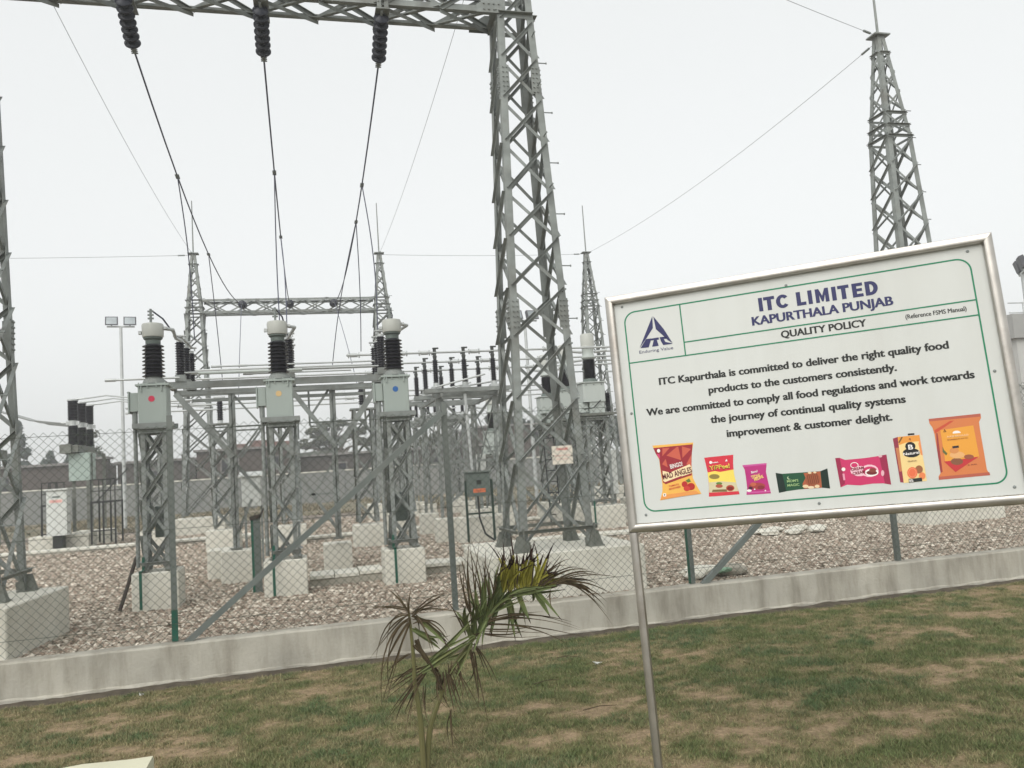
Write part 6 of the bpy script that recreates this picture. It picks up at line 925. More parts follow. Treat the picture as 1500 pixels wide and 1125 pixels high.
LEAFLETS=[('R','y',(1.105,.976),(1.12,1.093),(1.142,1.203)),('R','y',(1.147,.984),(1.163,1.115),(1.156,1.209)),('R','y',(1.189,.987),(1.205,1.111),(1.213,1.23)),('R','y',(1.217,.99),(1.231,1.095),(1.252,1.193)),('R','y',(1.26,.999),(1.268,1.118),(1.287,1.223)),('R','y',(1.288,1.003),(1.302,1.102),(1.327,1.247)),('R','y',(1.316,1.0),(1.343,1.084),(1.387,1.201)),('R','y',(1.126,.98),(1.148,1.09),(1.183,1.193)),('R','y',(1.168,.982),(1.182,1.087),(1.195,1.178)),('R','y',(1.238,.995),(1.252,1.093),(1.266,1.185)),('R','y',(1.276,.998),(1.287,1.09),(1.3,1.169)),('R','y',(1.287,.997),(1.42,1.077),(1.519,1.054)),('R','y',(1.315,.994),(1.447,1.047),(1.588,1.02)),('R','y',(1.301,.998),(1.377,1.068),(1.45,1.087)),('R','b',(.933,.85),(.863,1.014),(.873,1.182)),('R','b',(.921,.865),(.896,1.115),(.898,1.245)),('R','b',(.962,.873),(.947,1.07),(.948,1.294)),('R','b',(.99,.896),(1.003,1.091),(.908,1.297)),('R','b',(1.005,.907),(1.015,1.063),(1.049,1.258)),('R','b',(1.062,.941),(1.086,1.096),(1.144,1.236)),('R','b',(1.077,.965),(1.058,1.086),(1.043,1.179)),('R','b',(1.344,1.004),(1.407,1.091),(1.424,1.224)),('R','b',(1.33,1.005),(1.483,1.151),(1.583,1.135)),('R','b',(1.358,1.003),(1.538,1.119),(1.664,1.067)),('R','b',(1.401,1.005),(1.594,1.094),(1.719,1.021)),('R','b',(1.415,1.01),(1.62,1.057),(1.772,.947)),('R','b',(1.444,1.007),(1.632,1.029),(1.784,.919)),('R','b',(1.472,1.005),(1.644,1.001),(1.758,.868)),('R','b',(1.5,1.002),(1.657,.973),(1.761,.827)),('R','b',(1.571,.988),(1.67,.958),(1.72,.858)),('R','b',(1.372,1.001),(1.508,1.102),(1.616,1.092)),('R','b',(1.429,1.006),(1.564,1.076),(1.678,1.052)),('R','b',(.874,.766),(.828,.888),(.767,.985)),('R','b',(1.046,.916),(1.03,1.075),(1.009,1.182)),('R','b',(1.174,.968),(1.171,1.127),(1.13,1.238)),('R','b',(1.202,.979),(1.227,1.135),(1.193,1.245)),('R','b',(1.301,.995),(1.341,1.151),(1.328,1.26)),('R','b',(1.529,.996),(1.644,.994),(1.71,.913)),('R','b',(.985,.819),(1.179,.849),(1.369,.776)),('R','b',(.984,.806),(1.237,.883),(1.58,.739)),('R','b',(1.011,.803),(1.286,.785),(1.514,.627)),('R','b',(.983,.78),(1.145,.749),(1.339,.74)),('R','b',(.981,.754),(1.142,.71),(1.281,.72)),('R','b',(.895,.674),(.941,.553),(.966,.218)),('R','b',(.924,.709),(.984,.599),(1.041,.437)),('R','b',(.894,.661),(.924,.504),(.928,.363)),('R','b',(1.412,.97),(1.393,.906),(1.383,.867)),('R','g',(.999,.817),(.995,.961),(.99,1.092)),('R','g',(1.028,.84),(1.051,.981),(1.071,1.084)),('R','g',(1.071,.874),(1.079,.991),(1.105,1.068)),('R','g',(.971,.807),(.953,.939),(.946,1.044)),('R','g',(.926,.735),(.92,.852),(.913,.956)),('R','g',(.912,.736),(.855,.885),(.865,.948)),('R','g',(1.158,.944),(1.171,.824),(1.182,.686)),('R','g',(1.215,.964),(1.251,.881),(1.272,.787)),('R','g',(1.314,.98),(1.364,.896),(1.393,.813)),('R','g',(1.102,.923),(1.056,.85),(1.033,.722)),('R','g',(.911,.711),(.838,.617),(.805,.519)),('R','g',(1.056,.863),(1.104,.962),(1.136,1.025)),('R','g',(1.1,.897),(1.16,.97),(1.218,1.004)),('R','g',(1.129,.92),(1.216,.977),(1.329,.992)),('R','g',(1.013,.828),(1.074,.926),(1.161,.983)),('R','g',(1.073,.9),(.984,.806),(.924,.709)),('R','g',(1.173,.955),(1.299,.969),(1.443,.994)),('R','g',(.984,.793),(1.016,.867),(1.006,.933)),('R','g',(.954,.757),(1.0,.83),(1.034,.931)),('R','g',(1.042,.851),(1.116,.935),(1.202,.979)),('R','g',(1.215,.964),(1.328,.979),(1.499,.988)),('R','g',(1.103,.949),(1.102,1.028),(1.1,1.108)),('L','b',(.544,.931),(.541,.995),(.546,1.033)),('L','b',(.541,.932),(.494,1.026),(.432,1.071)),('L','b',(.541,.944),(.414,.99),(.274,.996)),('L','b',(.546,.918),(.436,.905),(.343,.727)),('L','b',(.546,.906),(.407,.845),(.366,.674)),('L','b',(.551,.892),(.441,.766),(.35,.601)),('L','b',(.551,.88),(.479,.761),(.359,.414)),('L','b',(.559,.904),(.648,.984),(.743,1.026)),('L','b',(.559,.917),(.677,1.033),(.782,1.009)),('L','b',(.566,.929),(.7,.966),(.882,.895)),('L','b',(.564,.891),(.67,.905),(.766,.74)),('L','b',(.565,.904),(.694,.864),(.775,.675)),('L','b',(.566,.916),(.628,.871),(.671,.701)),('L','b',(.541,.703),(.448,.664),(.399,.57)),('L','b',(.706,.62),(.559,.575),(.45,.464)),('L','b',(.651,.589),(.518,.53),(.386,.324)),('L','b',(.624,.567),(.503,.482),(.482,.348)),('L','b',(.692,.609),(.521,.58),(.363,.5)),('L','b',(.625,.592),(.476,.461),(.435,.293)),('L','b',(.758,.614),(.777,.497),(.799,.418)),('L','b',(.783,.598),(.845,.514),(.863,.384)),('L','b',(.743,.577),(.761,.448),(.78,.332)),('L','b',(.715,.556),(.695,.444),(.767,.334)),('L','b',(.811,.62),(.855,.462),(.812,.416)),('L','b',(.607,.506),(.587,.383),(.621,.291)),('L','b',(.755,.348),(.755,.235),(.748,.136)),('L','b',(.54,.919),(.387,.948),(.34,.665)),('L','b',(.546,.893),(.342,.827),(.364,.401)),('L','b',(.563,.866),(.71,.913),(.755,.78)),('L','b',(.729,.566),(.736,.477),(.718,.391)),('L','b',(.755,.563),(.802,.468),(.828,.351)),('L','b',(.575,.623),(.483,.597),(.426,.492)),('L','b',(.599,.583),(.54,.465),(.501,.333)),('L','g',(.561,.828),(.663,.791),(.712,.721)),('L','g',(.578,.902),(.666,.841),(.765,.728)),('L','g',(.654,.626),(.791,.725),(.921,.877)),('L','g',(.599,.583),(.761,.664),(.926,.735))]
STEM_R=[(0.598, 0.01), (0.631, 0.24), (0.692, 0.394), (0.781, 0.56), (0.911, 0.711), (1.042, 0.851), (1.172, 0.949), (1.316, 1.0), (1.5, 1.002), (1.656, 0.966)]
STEM_L=[(0.581, 0.012), (0.577, 0.322), (0.557, 0.525), (0.556, 0.701), (0.549, 0.854), (0.542, 0.957)]
PETIOLE=[(0.714, 0.429), (0.688, 0.546), (0.653, 0.614), (0.749, 0.691), (0.927, 0.76)]
SHEATH=[(0.576, 0.75), (0.636, 0.654), (0.689, 0.559), (0.71, 0.468)]

# ------------------------------------------------------------------ sign board
O_ = Vector((1.622, 4.085, 1.351)); U_ = Vector((.833, -.553, .035)).normalized(); V_ = Vector((-.003, .059, .998)); V_ = (V_-U_*U_.dot(V_)).normalized(); N_ = U_.cross(V_)
def BP(u, v, w=0): return O_+U_*u+V_*v+N_*w
SW, SH, TB = 1.873, 1.268, .044
foot = BP(TB/2, -O_.z/V_.z)
sign = thing('policy_sign', 'large tilted white quality policy sign in a steel frame on two posts', 'sign', (foot.x, foot.y, 0))
def tube_sec(a, b, c=.007):
    c = .013; k = .293; out = []
    for sx, sy in ((1, -1), (1, 1), (-1, 1), (-1, -1)):
        P = [(sx*(a-c), sy*b), (sx*(a-c*k), sy*(b-c*k)), (sx*a, sy*(b-c))]
        out += P if sx*sy < 0 else P[::-1]
    return out
def rail(name, c0, c1, inner):      # c0,c1 (u,v) outer corner centres; mitred ends
    m = MB(); a = TB/2; du = (Vector((c1[0], c1[1]))-Vector((c0[0], c0[1]))).normalized(); iv = Vector(inner)
    sec = tube_sec(a, a*.95, .009); vs = []
    for (c, s_) in ((c0, 1), (c1, -1)):
        for q, w_ in sec:
            p_ = Vector(c)+iv*q+du*s_*q*1.0      # mitre: inner side shortened
            vs.append(BP(p_.x, p_.y, w_+.004))
    n = len(sec); m.addm(vs, [(i, (i+1) % n, n+(i+1) % n, n+i) for i in range(n)]+[tuple(range(n-1, -1, -1)), tuple(range(n, 2*n))]); return m.build(name, STAIN, sign, smooth=True)
h_ = TB/2
rail('frame_rail', (h_, SH-h_), (SW-h_, SH-h_), (0, -1)); rail('frame_rail', (SW-h_, h_), (h_, h_), (0, 1))
rail('frame_rail', (h_, h_), (h_, SH-h_), (1, 0)); rail('frame_rail', (SW-h_, SH-h_), (SW-h_, h_), (-1, 0))
for u in (h_, SW-h_):
    z0 = BP(u, 0).z; m = MB(); p1 = BP(u, 0.0, .004); p0 = BP(u, -(z0+.1)/V_.z, .004); m.prism(p0, p1, tube_sec(h_, h_*.95, .009), N_); m.build('leg', STAIN, sign, smooth=True)
m = MB(); vs = [BP(u, v, w_) for w_ in (-.012, -.006) for u, v in ((.036, .046), (SW-.036, .046), (SW-.036, SH-.034), (.036, SH-.034))]
m.addm(vs, [(3, 2, 1, 0), (4, 5, 6, 7), (0, 1, 5, 4), (1, 2, 6, 5), (2, 3, 7, 6), (3, 0, 4, 7)]); board = m.build('board', WHITEB, sign)
W0 = -.006
def quad_strip(pts, wd, lift):
    m = MB(); P = [Vector(q) for q in pts]; vs = []; k = len(P)
    for i in range(k):
        d = (P[min(i+1, k-1)]-P[max(i-1, 0)]).normalized(); nn = Vector((-d.y, d.x))*wd/2
        for s_ in (-1, 1): q = P[i]+nn*s_; vs.append(BP(q.x, q.y, W0+lift))
    return m.addm(vs, [(2*i, 2*i+2, 2*i+3, 2*i+1) for i in range(k-1)])
def arc(cx, cy, r_, a0, a1, n=8): return [(cx+r_*math.cos(R(a0+(a1-a0)*i/n)), cy+r_*math.sin(R(a0+(a1-a0)*i/n))) for i in range(n+1)]
x0, x1, y0, y1 = .093, 1.766, .1025, 1.168
pts = arc(x0+.06, y1-.06, .06, 180, 90)+arc(x1-.06, y1-.06, .06, 90, 0)+arc(x1-.055, y0+.055, .055, 0, -90)+arc(x0+.055, y0+.055, .055, 270, 180)+[(x0, y1-.06)]
quad_strip(pts, .0075, .0008).build('green_border', T_GREEN, board)
for a, b_ in (((.394, 1.168), (.394, .892)), ((.397, .9625), (x1, .9615)), ((x0, .8925), (x1, .888))): quad_strip([a, b_], .0065, .0014).build('green_rule', T_GREEN, board)
def T(body, a, b_, hgt, m_=T_BLACK, bold=0, shear=0, lift=.0012, nm='lettering', smear=0):
    return flat_text(body, BP(*a, W0), BP(*b_, W0), hgt, m_, N_, board, nm, bold, shear, lift, smear=smear)
def block_title():
    m = MB(); sw = .0205; H = .0705
    def rect(a, b_, c, d): m.addm([BP(a, b_, W0+.0012), BP(c, b_, W0+.0012), BP(c, d, W0+.0012), BP(a, d, W0+.0012)], [(0, 1, 2, 3)])
    def poly(P): m.addm([BP(a, b_, W0+.0012) for a, b_ in P], [tuple(range(len(P)))])
    for ch, a, b_ in TITLE:
        y0 = 1.0635-(a-.794)*.007; y1 = y0+H; hs = .0165
        if ch == 'I': rect(a, y0, b_, y1)
        elif ch == 'T': c = (a+b_)/2; rect(a, y1-hs, b_, y1); rect(c-sw/2, y0, c+sw/2, y1-hs)
        elif ch == 'L': rect(a, y0, a+sw, y1); rect(a+sw, y0, b_, y0+hs)
        elif ch == 'E':
            rect(a, y0, a+sw, y1); rect(a+sw, y0, b_, y0+hs*.95); rect(a+sw, y1-hs*.95, b_, y1); rect(a+sw, (y0+y1)/2-hs*.42, b_-.004, (y0+y1)/2+hs*.45)
        elif ch == 'M':
            c = (a+b_)/2; s_ = sw*.86; rect(a, y0, a+s_, y1); rect(b_-s_, y0, b_, y1); poly([(a+s_, y1), (a+s_, y1-.032), (c-.004, y0+.004), (c+.0, y0+.004), (c+.0, y0+.034)]); poly([(b_-s_, y1-.032), (b_-s_, y1), (c, y0+.034), (c, y0+.004), (c+.004, y0+.004)])
        elif ch in 'CD':
            cy = (y0+y1)/2; ro = H/2
            if ch == 'D':
                rect(a, y0, a+sw, y1); cx = b_-ro*.98; rect(a+sw, y0, cx, y0+hs*.95); rect(a+sw, y1-hs*.95, cx, y1); A = (-90, 90); rx = b_-cx
            else: cx = (a+b_)/2; rx = (b_-a)/2; A = (38, 322)
            P = []
            for i in range(17):
                t = R(A[0]+(A[1]-A[0])*i/16); P.append(((cx+rx*math.cos(t), cy+ro*math.sin(t)), (cx+(rx-sw)*math.cos(t), cy+(ro-hs*.95)*math.sin(t))))
            for i in range(16): poly([P[i][0], P[i+1][0], P[i+1][1], P[i][1]])
    m.build('lettering', T_NAVY, board)
TITLE = [('I', 0.7903, 0.8101), ('T', 0.8155, 0.8696), ('C', 0.8757, 0.9405), ('L', 0.9747, 1.0194), ('I', 1.0301, 1.0501), ('M', 1.0657, 1.1286), ('I', 1.1427, 1.163), ('T', 1.1713, 1.2239), ('E', 1.2376, 1.2866), ('D', 1.297, 1.3545)]
block_title()
T('KAPURTHALA PUNJAB', (.748, .997), (1.411, .9965), .046, T_NAVY, .014, smear=.0018)
T('QUALITY POLICY', (.879, .912), (1.278, .9105), .037, T_BLACK, .012, smear=.0014)
T('(Reference FSMS Manual)', (1.455, .9175), (1.718, .9165), .0225, smear=.0006)
T('ITC Kapurthala is committed to deliver the right quality food', (.241, .755), (1.617, .749), .0385, T_BLACK, .014, smear=.0016)
T('products to the customers consistently.', (.4895, .678), (1.380, .674), .0385, T_BLACK, .014, smear=.0016)
T('We are committed to comply all food regulations and work towards', (.157, .600), (1.703, .595), .0385, T_BLACK, .014, smear=.0016)
T('the journey of continual quality systems', (.481, .524), (1.397, .517), .0385, T_BLACK, .014, smear=.0016)
T('improvement & customer delight.', (.553, .4445), (1.327, .4395), .0385, T_BLACK, .014, smear=.0016)
m = MB()
for poly in ([(.2445, 1.1283), (.2400, 1.0637), (.2020, 1.016), (.1590, .9683)], [(.2490, 1.1262), (.2958, 1.0508), (.3340, .9680), (.3115, .9860), (.288, 1.0164), (.2555, 1.0551)],
             [(.1975, 1.0096), (.2265, 1.0091), (.2065, .9629), (.1628, .9655)], [(.2209, 1.0084), (.2647, 1.0089), (.2656, .9968), (.2539, .9962), (.2603, .9636), (.2253, .9633), (.2369, .9972), (.2236, .9977)],
             [(.2700, 1.0092), (.3040, 1.0070), (.3100, .9950), (.2911, .9960), (.2975, .9793), (.3337, .9660), (.3280, .9635), (.2844, .9637), (.2746, .9868)]):
    m.addm([BP(a, b_, W0+.0011) for a, b_ in reversed(poly)], [tuple(range(len(poly)))[::-1]])
m.build('company_emblem', T_NAVY, board)
T('Enduring Value', (.1538, .936), (.3345, .935), .017, T_NAVY)
for u, v in ((.0876, 1.2049), (.9348, 1.1768), (.0765, .623), (.0948, .0863), (.9466, .0754), (1.7863, .0793), (1.7889, .6157), (1.7646, 1.1990)):
    MB().lathe(BP(u, v, W0), N_, [(.0075, 0), (.0070, .0025), (.004, .0045)], 10).build('screw_head', BOLT, board, smooth=True)
for name, label, items in PACKETS:
    m = MB(); ms = []; texts = []; k = 0
    for it in items:
        if it[0] == 'p':
            k += 1; mm = flat('print_%d_%d_%d' % it[1], it[1], .45)
            if mm not in ms: ms.append(mm)
            m.cur = ms.index(mm); P = [BP(a, b_, W0+.0006+.00012*k) for a, b_ in it[2]]
            ar = sum(it[2][i][0]*it[2][(i+1) % len(P)][1]-it[2][(i+1) % len(P)][0]*it[2][i][1] for i in range(len(P)))
            m.addm(P, [tuple(range(len(P))) if ar > 0 else tuple(range(len(P)-1, -1, -1))])
    ob = m.build(name, ms, board, label=label)
    for it in items:
        if it[0] == 't': flat_text(it[2], BP(*it[3], W0), BP(*it[4], W0), it[5], flat('print_%d_%d_%d' % it[1], it[1], .45), N_, ob, 'lettering', .02, 0, .0006+.00012*(k+6), origin=(0, 0, 0)).location -= wloc(ob)

# ------------------------------------------------------------------ young palm
PX, PY = .592, 4.95
palm = thing('young_palm', 'young half dried palm with green and brown fronds in front of the kerb', 'palm', (PX, PY, 0))
LG = mat('palm_leaf_green', (.115, .145, .055), .55, 0, .3, 9, (.16, .125, .045), .6, spec=.2); LY = mat('palm_leaf_yellow', (.25, .235, .035), .55, 0, .3, 9, (.13, .09, .03), .7, spec=.2); LB = mat('palm_leaf_brown', (.075, .056, .032), .85, 0, .3, 14, (.15, .12, .07), .7, spec=.08)
LT = mat('palm_leaf_dry_tip', (.035, .018, .014), .85, 0, .25, 14, spec=.08); STM = mat('palm_stem', (.125, .12, .045), .6, 0, .2, 9, (.10, .07, .04), .6, streak=True)
def curve(pts, n):
    P = [Vector(q) for q in pts]; out = []
    for i in range(len(P)-1):
        a, b_, c, d = P[max(i-1, 0)], P[i], P[i+1], P[min(i+2, len(P)-1)]
        for j in range(n):
            t = j/n; out.append(.5*((2*b_)+(c-a)*t+(2*a-5*b_+4*c-d)*t*t+(3*b_-3*c+d-a)*t**3))
    out.append(P[-1]); return out
def wy(x, fr): return PY+(.05*math.sin(x*7) if fr == 'R' else -.05+.05*math.cos(x*9))
frR = MB().tube([(q.x, PY+.02*i/10, q.y) for i, q in enumerate(curve(STEM_R, 4))], .019, .004, 7).build('frond', STM, palm, smooth=True)
frL = MB().tube([(q.x, PY-.02, q.y) for q in curve(STEM_L, 4)], .019, .006, 7).build('frond', STM, palm, smooth=True)
MB().tube([(q.x, PY+.01, q.y) for q in curve(PETIOLE, 4)], .009, .004, 6).build('petiole', STM, palm, smooth=True)
for k in range(9):
    pts = curve([(a+random.uniform(-.02, .02), b_+random.uniform(-.015, .015)) for a, b_ in SHEATH], 3)
    MB().tube([(q.x, PY-.03+k*.008, q.y) for q in pts], .006, .003, 4).build('sheath_fibre', LB, palm)
def leaflet(fr, c, p0, p1, p2, wid, par, yj):
    q = [Vector(p0), Vector(p1), Vector(p2)]; n = 9; m = MB(); vs = []; y0 = wy(p0[0], fr)
    tw = random.uniform(.2, .9)
    for i in range(n+1):
        t = i/n; a = q[0]*(1-t)**2+q[1]*2*t*(1-t)+q[2]*t*t; d = ((q[1]-q[0])*(1-t)+(q[2]-q[1])*t).normalized()
        w_ = wid*(min(1, .45+t*3)*(1-t**2.2)+.04); nn = Vector((-d.y, d.x))
        y = y0+yj*t*t
        vs += [(a.x-nn.x*w_/2, y-w_*.35*tw, a.y-nn.y*w_/2), (a.x, y+w_*.30, a.y), (a.x+nn.x*w_/2, y-w_*.35*tw, a.y+nn.y*w_/2)]
    m.v = vs
    for i in range(n):
        for s_ in (0, 1): m.f.append((i*3+s_, i*3+s_+1, i*3+3+s_+1, i*3+3+s_)); m.m.append(1 if (c != 'b' and i >= (6 if c == 'y' else 8)) else 0)
    return m.build('leaflet', [{'g': LG, 'y': LY, 'b': LB}[c], LT], par, smooth=False)
for fr, c, p0, p1, p2 in LEAFLETS:
    par = frR if fr == 'R' else frL
    leaflet(fr, c, p0, p1, p2, {'g': .030, 'y': .026, 'b': .010}[c]*random.uniform(.8, 1.25), par, random.uniform(-.14, .14))
    for _ in range((random.choice((1, 1, 2)) if c == 'b' else random.choice((2, 3, 3)))):
        j = lambda s_: Vector((random.gauss(0, s_), random.gauss(0, s_)))
        leaflet(fr, c, Vector(p0)+j(.008), Vector(p1)+j(.022), Vector(p2)+j(.04), {'g': .021, 'y': .02, 'b': .008}[c]*random.uniform(.7, 1.2), par, random.uniform(-.25, .25))

# cream stone block cut by the lower left corner
m = MB(); vs = []; nx = 14
xs = [-2.4+i*.117 for i in range(nx)]
for i, x in enumerate(xs):
    j = random.uniform(-.008, .008); k = random.uniform(-.006, .006); e_ = -.0 if i < nx-1 else -.01
    vs += [(x, 4.1, -.05), (x, 4.1, .28), (x, 4.13, .30+k), (x, 5.045+j, .30+k), (x, 5.07+j, .28+k+e_), (x, 5.07+j, -.05)]
m.addm(vs, [(a*6+b_, a*6+b_+1, a*6+6+b_+1, a*6+6+b_) for a in range(nx-1) for b_ in range(5)]+[(0, 5, 4, 3, 2, 1), tuple((nx-1)*6+q for q in range(6))])
o = m.build('stone_block', mat('cream_stone', (.60, .585, .44), .8, 0, .08, 3, (.42, .40, .28), .5, .3, 40), None, origin=(-1.6, 4.6, 0)); tag(o, 'cream stone block lying on the lawn at the lower left corner', 'stone block')

# ------------------------------------------------------------------ floodlight masts
def flood(x, y, zt, label, yaw=0, s_=1.0):
    t = thing('floodlight_mast', label, 'floodlight mast', (x, y, G-.1), 'twin floodlight masts')
    MB().cyl((x, y, G-.1), (x, y, zt), .075*s_, .055*s_, n=10).build('pole', ALU, t, smooth=True)
    c, s2 = math.cos(yaw), math.sin(yaw)
    def P(a, b_, z): return (x+a*c-b_*s2, y+a*s2+b_*c, z)
    MB().bar(P(-.5*s_, 0, zt+.03), P(.5*s_, 0, zt+.03), .06, .06).build('cross_arm', ALU, t)
    for a in (-.33*s_, .33*s_):
        lamp = MB(); w_ = .23*s_; hh = .36*s_; pr_ = [P(a+i*w_, j, z) for (i, j, z) in ((-1, -.13, zt+.08), (1, -.13, zt+.08), (1, .06, zt+.10), (-1, .06, zt+.10), (-1, .02, zt+.08+hh), (1, .02, zt+.08+hh), (1, .15, zt+.04+hh), (-1, .15, zt+.04+hh))]
        lamp.addm(pr_, [(3, 2, 1, 0), (4, 5, 6, 7), (0, 1, 5, 4), (1, 2, 6, 5), (2, 3, 7, 6), (3, 0, 4, 7)]); l = lamp.build('lamp_housing', mat('lamp_housing_grey', (.07, .072, .08), .5, .2, .1, 5), t)
        g = MB(); k = .82
        q = [P(a+i*w_*k, -.13+.15*j-.008, zt+.08+hh*j) for i, j in ((-1, .1), (1, .1), (1, .9), (-1, .9))]; g.addm(q, [(0, 1, 2, 3)]); g.build('lamp_glass', mat('lamp_glass', (.30, .33, .34), .15, .3, .2, 3), l)
        MB().bar(P(a, .02, zt+.03), P(a, .03, zt+.12), .1, .03).build('bracket', BOLT, t)
    return t
flood(-6.9, 35, 8.2, 'twin floodlight mast left of the red dot transformer', .15)
flood(8.33, 30, 7.15, 'twin floodlight mast seen through the big lattice tower', .15)
flood(21.32, 20, 6.45, 'floodlight mast at the right edge above the building', .9, 1.1)

# ------------------------------------------------------------------ compound wall, buildings
WALLW = mat('whitewashed_wall', (.185, .19, .18), .9, 0, .08, .5, (.27, .26, .24), .6, streak=True)
t = thing('compound_wall', 'long whitewashed compound wall across the back of the yard', 'wall', (0, 50, .2))
for i in range(22):
    x = -48+i*5.0; MB().box(x+.16, 49.92, .1, x+4.84, 50.08, 2.05).build('wall_panel', WALLW, t); MB().box(x-.16, 49.85, .1, x+.16, 50.15, 2.15).build('pilaster', WALLW, t)
    MB().box(x+.17, 49.88, 2.05, x+4.83, 50.12, 2.12).build('coping', CONC, t)
def brick_mat(name, c1_, c2_, mort, sc):
    m, N, K, b = node_mat(name); b.inputs['Roughness'].default_value = .95; tc = N.new('ShaderNodeTexCoord'); mp = N.new('ShaderNodeMapping'); mp.inputs['Rotation'].default_value = (math.pi/2, 0, 0)
    K(tc.outputs['Object'], mp.inputs[0]); br = N.new('ShaderNodeTexBrick'); br.inputs['Scale'].default_value = sc; br.inputs['Color1'].default_value = (*c1_, 1); br.inputs['Color2'].default_value = (*c2_, 1); br.inputs['Mortar'].default_value = (*mort, 1); K(mp.outputs[0], br.inputs['Vector'])
    n = N.new('ShaderNodeTexNoise'); n.inputs['Scale'].default_value = .6; n.inputs['Detail'].default_value = 8; K(tc.outputs['Object'], n.inputs['Vector']); mr = N.new('ShaderNodeMapRange'); mr.inputs[3].default_value = .6; mr.inputs[4].default_value = 1.4; K(n.outputs[0], mr.inputs[0])
    mx = N.new('ShaderNodeMix'); mx.data_type = 'RGBA'; mx.blend_type = 'MULTIPLY'; mx.inputs[0].default_value = 1; K(br.outputs[0], mx.inputs[6]); K(mr.outputs[0], mx.inputs[7]); K(mx.outputs[2], b.inputs['Base Color']); return m
BR = brick_mat('old_brick_wall', (.085, .062, .053), (.07, .054, .047), (.085, .08, .073), 3)
BR2 = brick_mat('old_brick_wall_grey', (.075, .063, .055), (.063, .055, .05), (.08, .073, .07), 3)
ROOF = mat('grey_roof_slab', (.20, .19, .18), .9, 0, .15, 1)
def house(x0, x1, y0, y1, z, m_, label, wins=(), roof=True):
    t = thing('brick_shed', label, 'building', ((x0+x1)/2, y0, G-.1), 'low brick buildings beyond the compound wall')
    MB().box(x0, y0, G-.1, x1, y1, z).build('wall', m_, t)
    if roof: MB().box(x0-.15, y0-.2, z+.002, x1+.15, y1+.15, z+.14).build('roof', ROOF, t)
    for wx in wins:
        f = MB().box(wx-.55, y0-.03, z-1.35, wx+.55, y0-.002, z-.45).build('window', ROOF, t); MB().box(wx-.47, y0-.04, z-1.27, wx+.47, y0-.031, z-.53).build('pane', mat('dark_glass', (.03, .03, .035), .2, 0, .1, 3), f)
    return t
house(-34, -12.3, 53, 60, 3.45, BR, 'long brown brick shed at the far left beyond the wall', (-20, -17))
house(-12.18, -11.5, 53.2, 54.5, 3.70, BR, 'short raised brick stump right of the long brown shed', ())
house(-11.0, -6.6, 54, 60, 3.35, BR2, 'low grey brown shed behind the red dot transformer', (-9,))
house(-6.4, -.6, 53, 60, 3.75, BR, 'brown brick shed with a pale roof edge behind the white cabinet', (-4.5, -2))
house(-.5, 11.5, 54, 61, 3.1, BR2, 'wide low grey shed below the bushy tree', (2, 5, 8))
house(12.5, 21, 60, 68, 4.6, BR, 'brick building seen through the base of the big tower', (14, 17))
for i, x in enumerate((-4.2, -3.0, -1.7)):
    pass
t = thing('brick_wall_ruin', 'unfinished reddish brick wall with gaps above the brown shed', 'brick wall', (-3.4, 63, G-.1), None)
for i, (xa, xb, z) in enumerate(((-5.2, -4.1, 4.55), (-3.9, -2.5, 4.75), (-2.3, -.6, 4.6))): MB().box(xa, 63, G-.1, xb, 63.4, z).build('wall', brick_mat('red_brick', (.20, .10, .08), (.16, .085, .07), (.15, .13, .12), 3) if i == 0 else bpy.data.materials['red_brick'], t)

# pale building at the right edge
PALE = mat('pale_plaster', (.50, .50, .475), .9, 0, .06, .8, (.36, .35, .32), .5, streak=True); PALE2 = mat('grey_plaster_band', (.33, .33, .315), .9, 0, .06, .8)
t = thing('factory_building', 'pale flat roofed building with a roof railing at the right edge', 'building', (28, 22, G-.1))
MB().box(22.9, 22.05, G-.1, 36, 34, 4.75).build('wall', PALE, t); MB().box(22.7, 21.9, 4.752, 36.2, 34.2, 5.55).build('parapet', PALE2, t); MB().box(22.85, 22.0, 3.1, 36.0, 22.048, 3.16).build('ledge', PALE2, t)
for i in range(6):
    x = 23.4+i*2.2
    f = MB().box(x+.7, 22.0, 1.5, x+1.7, 22.049, 2.7).build('window', PALE2, t); MB().box(x+.78, 21.99, 1.58, x+1.62, 21.999, 2.62).build('pane', MATS['dark_glass'], f)
    MB().cyl((x, 22.1, 5.55), (x, 22.1, 5.98), .025, n=6).build('rail_post', ALU, t)
for z in (5.62, 5.95): MB().cyl((22.8, 22.1, z), (36, 22.1, z+.0), .02, n=6).build('rail', ALU, t)

# ------------------------------------------------------------------ trees
def leaves(blobs, n, size, seed, flat_=1.0):
    rg = np.random.default_rng(seed); k = len(blobs); B_ = np.array(blobs); wts = (B_[:, 3]*B_[:, 4]*B_[:, 5])**.7; idx = rg.choice(k, n, p=wts/wts.sum())
    d = rg.normal(size=(n, 3)); d /= np.linalg.norm(d, axis=1)[:, None]; rr = rg.random(n)**.45
    # sub-clumps make gaps
    cl = rg.normal(size=(k*14, 3)); cl /= np.linalg.norm(cl, axis=1)[:, None]; cl *= (rg.random(k*14)**.4)[:, None]
    ci = rg.integers(0, 14, n)+idx*14; c = B_[idx, :3]+cl[ci]*B_[idx, 3:6]*.85+d*rr[:, None]*B_[idx, 3:6]*.30
    a = rg.normal(size=(n, 3)); a /= np.linalg.norm(a, axis=1)[:, None]; b_ = np.cross(a, rg.normal(size=(n, 3))); b_ /= np.linalg.norm(b_, axis=1)[:, None]
    s_ = size*rg.uniform(.5, 1.3, n)[:, None]; v = np.stack([c-a*s_, c+b_*s_*.5, c+a*s_, c-b_*s_*.5], 1).astype(np.float32)
    return v
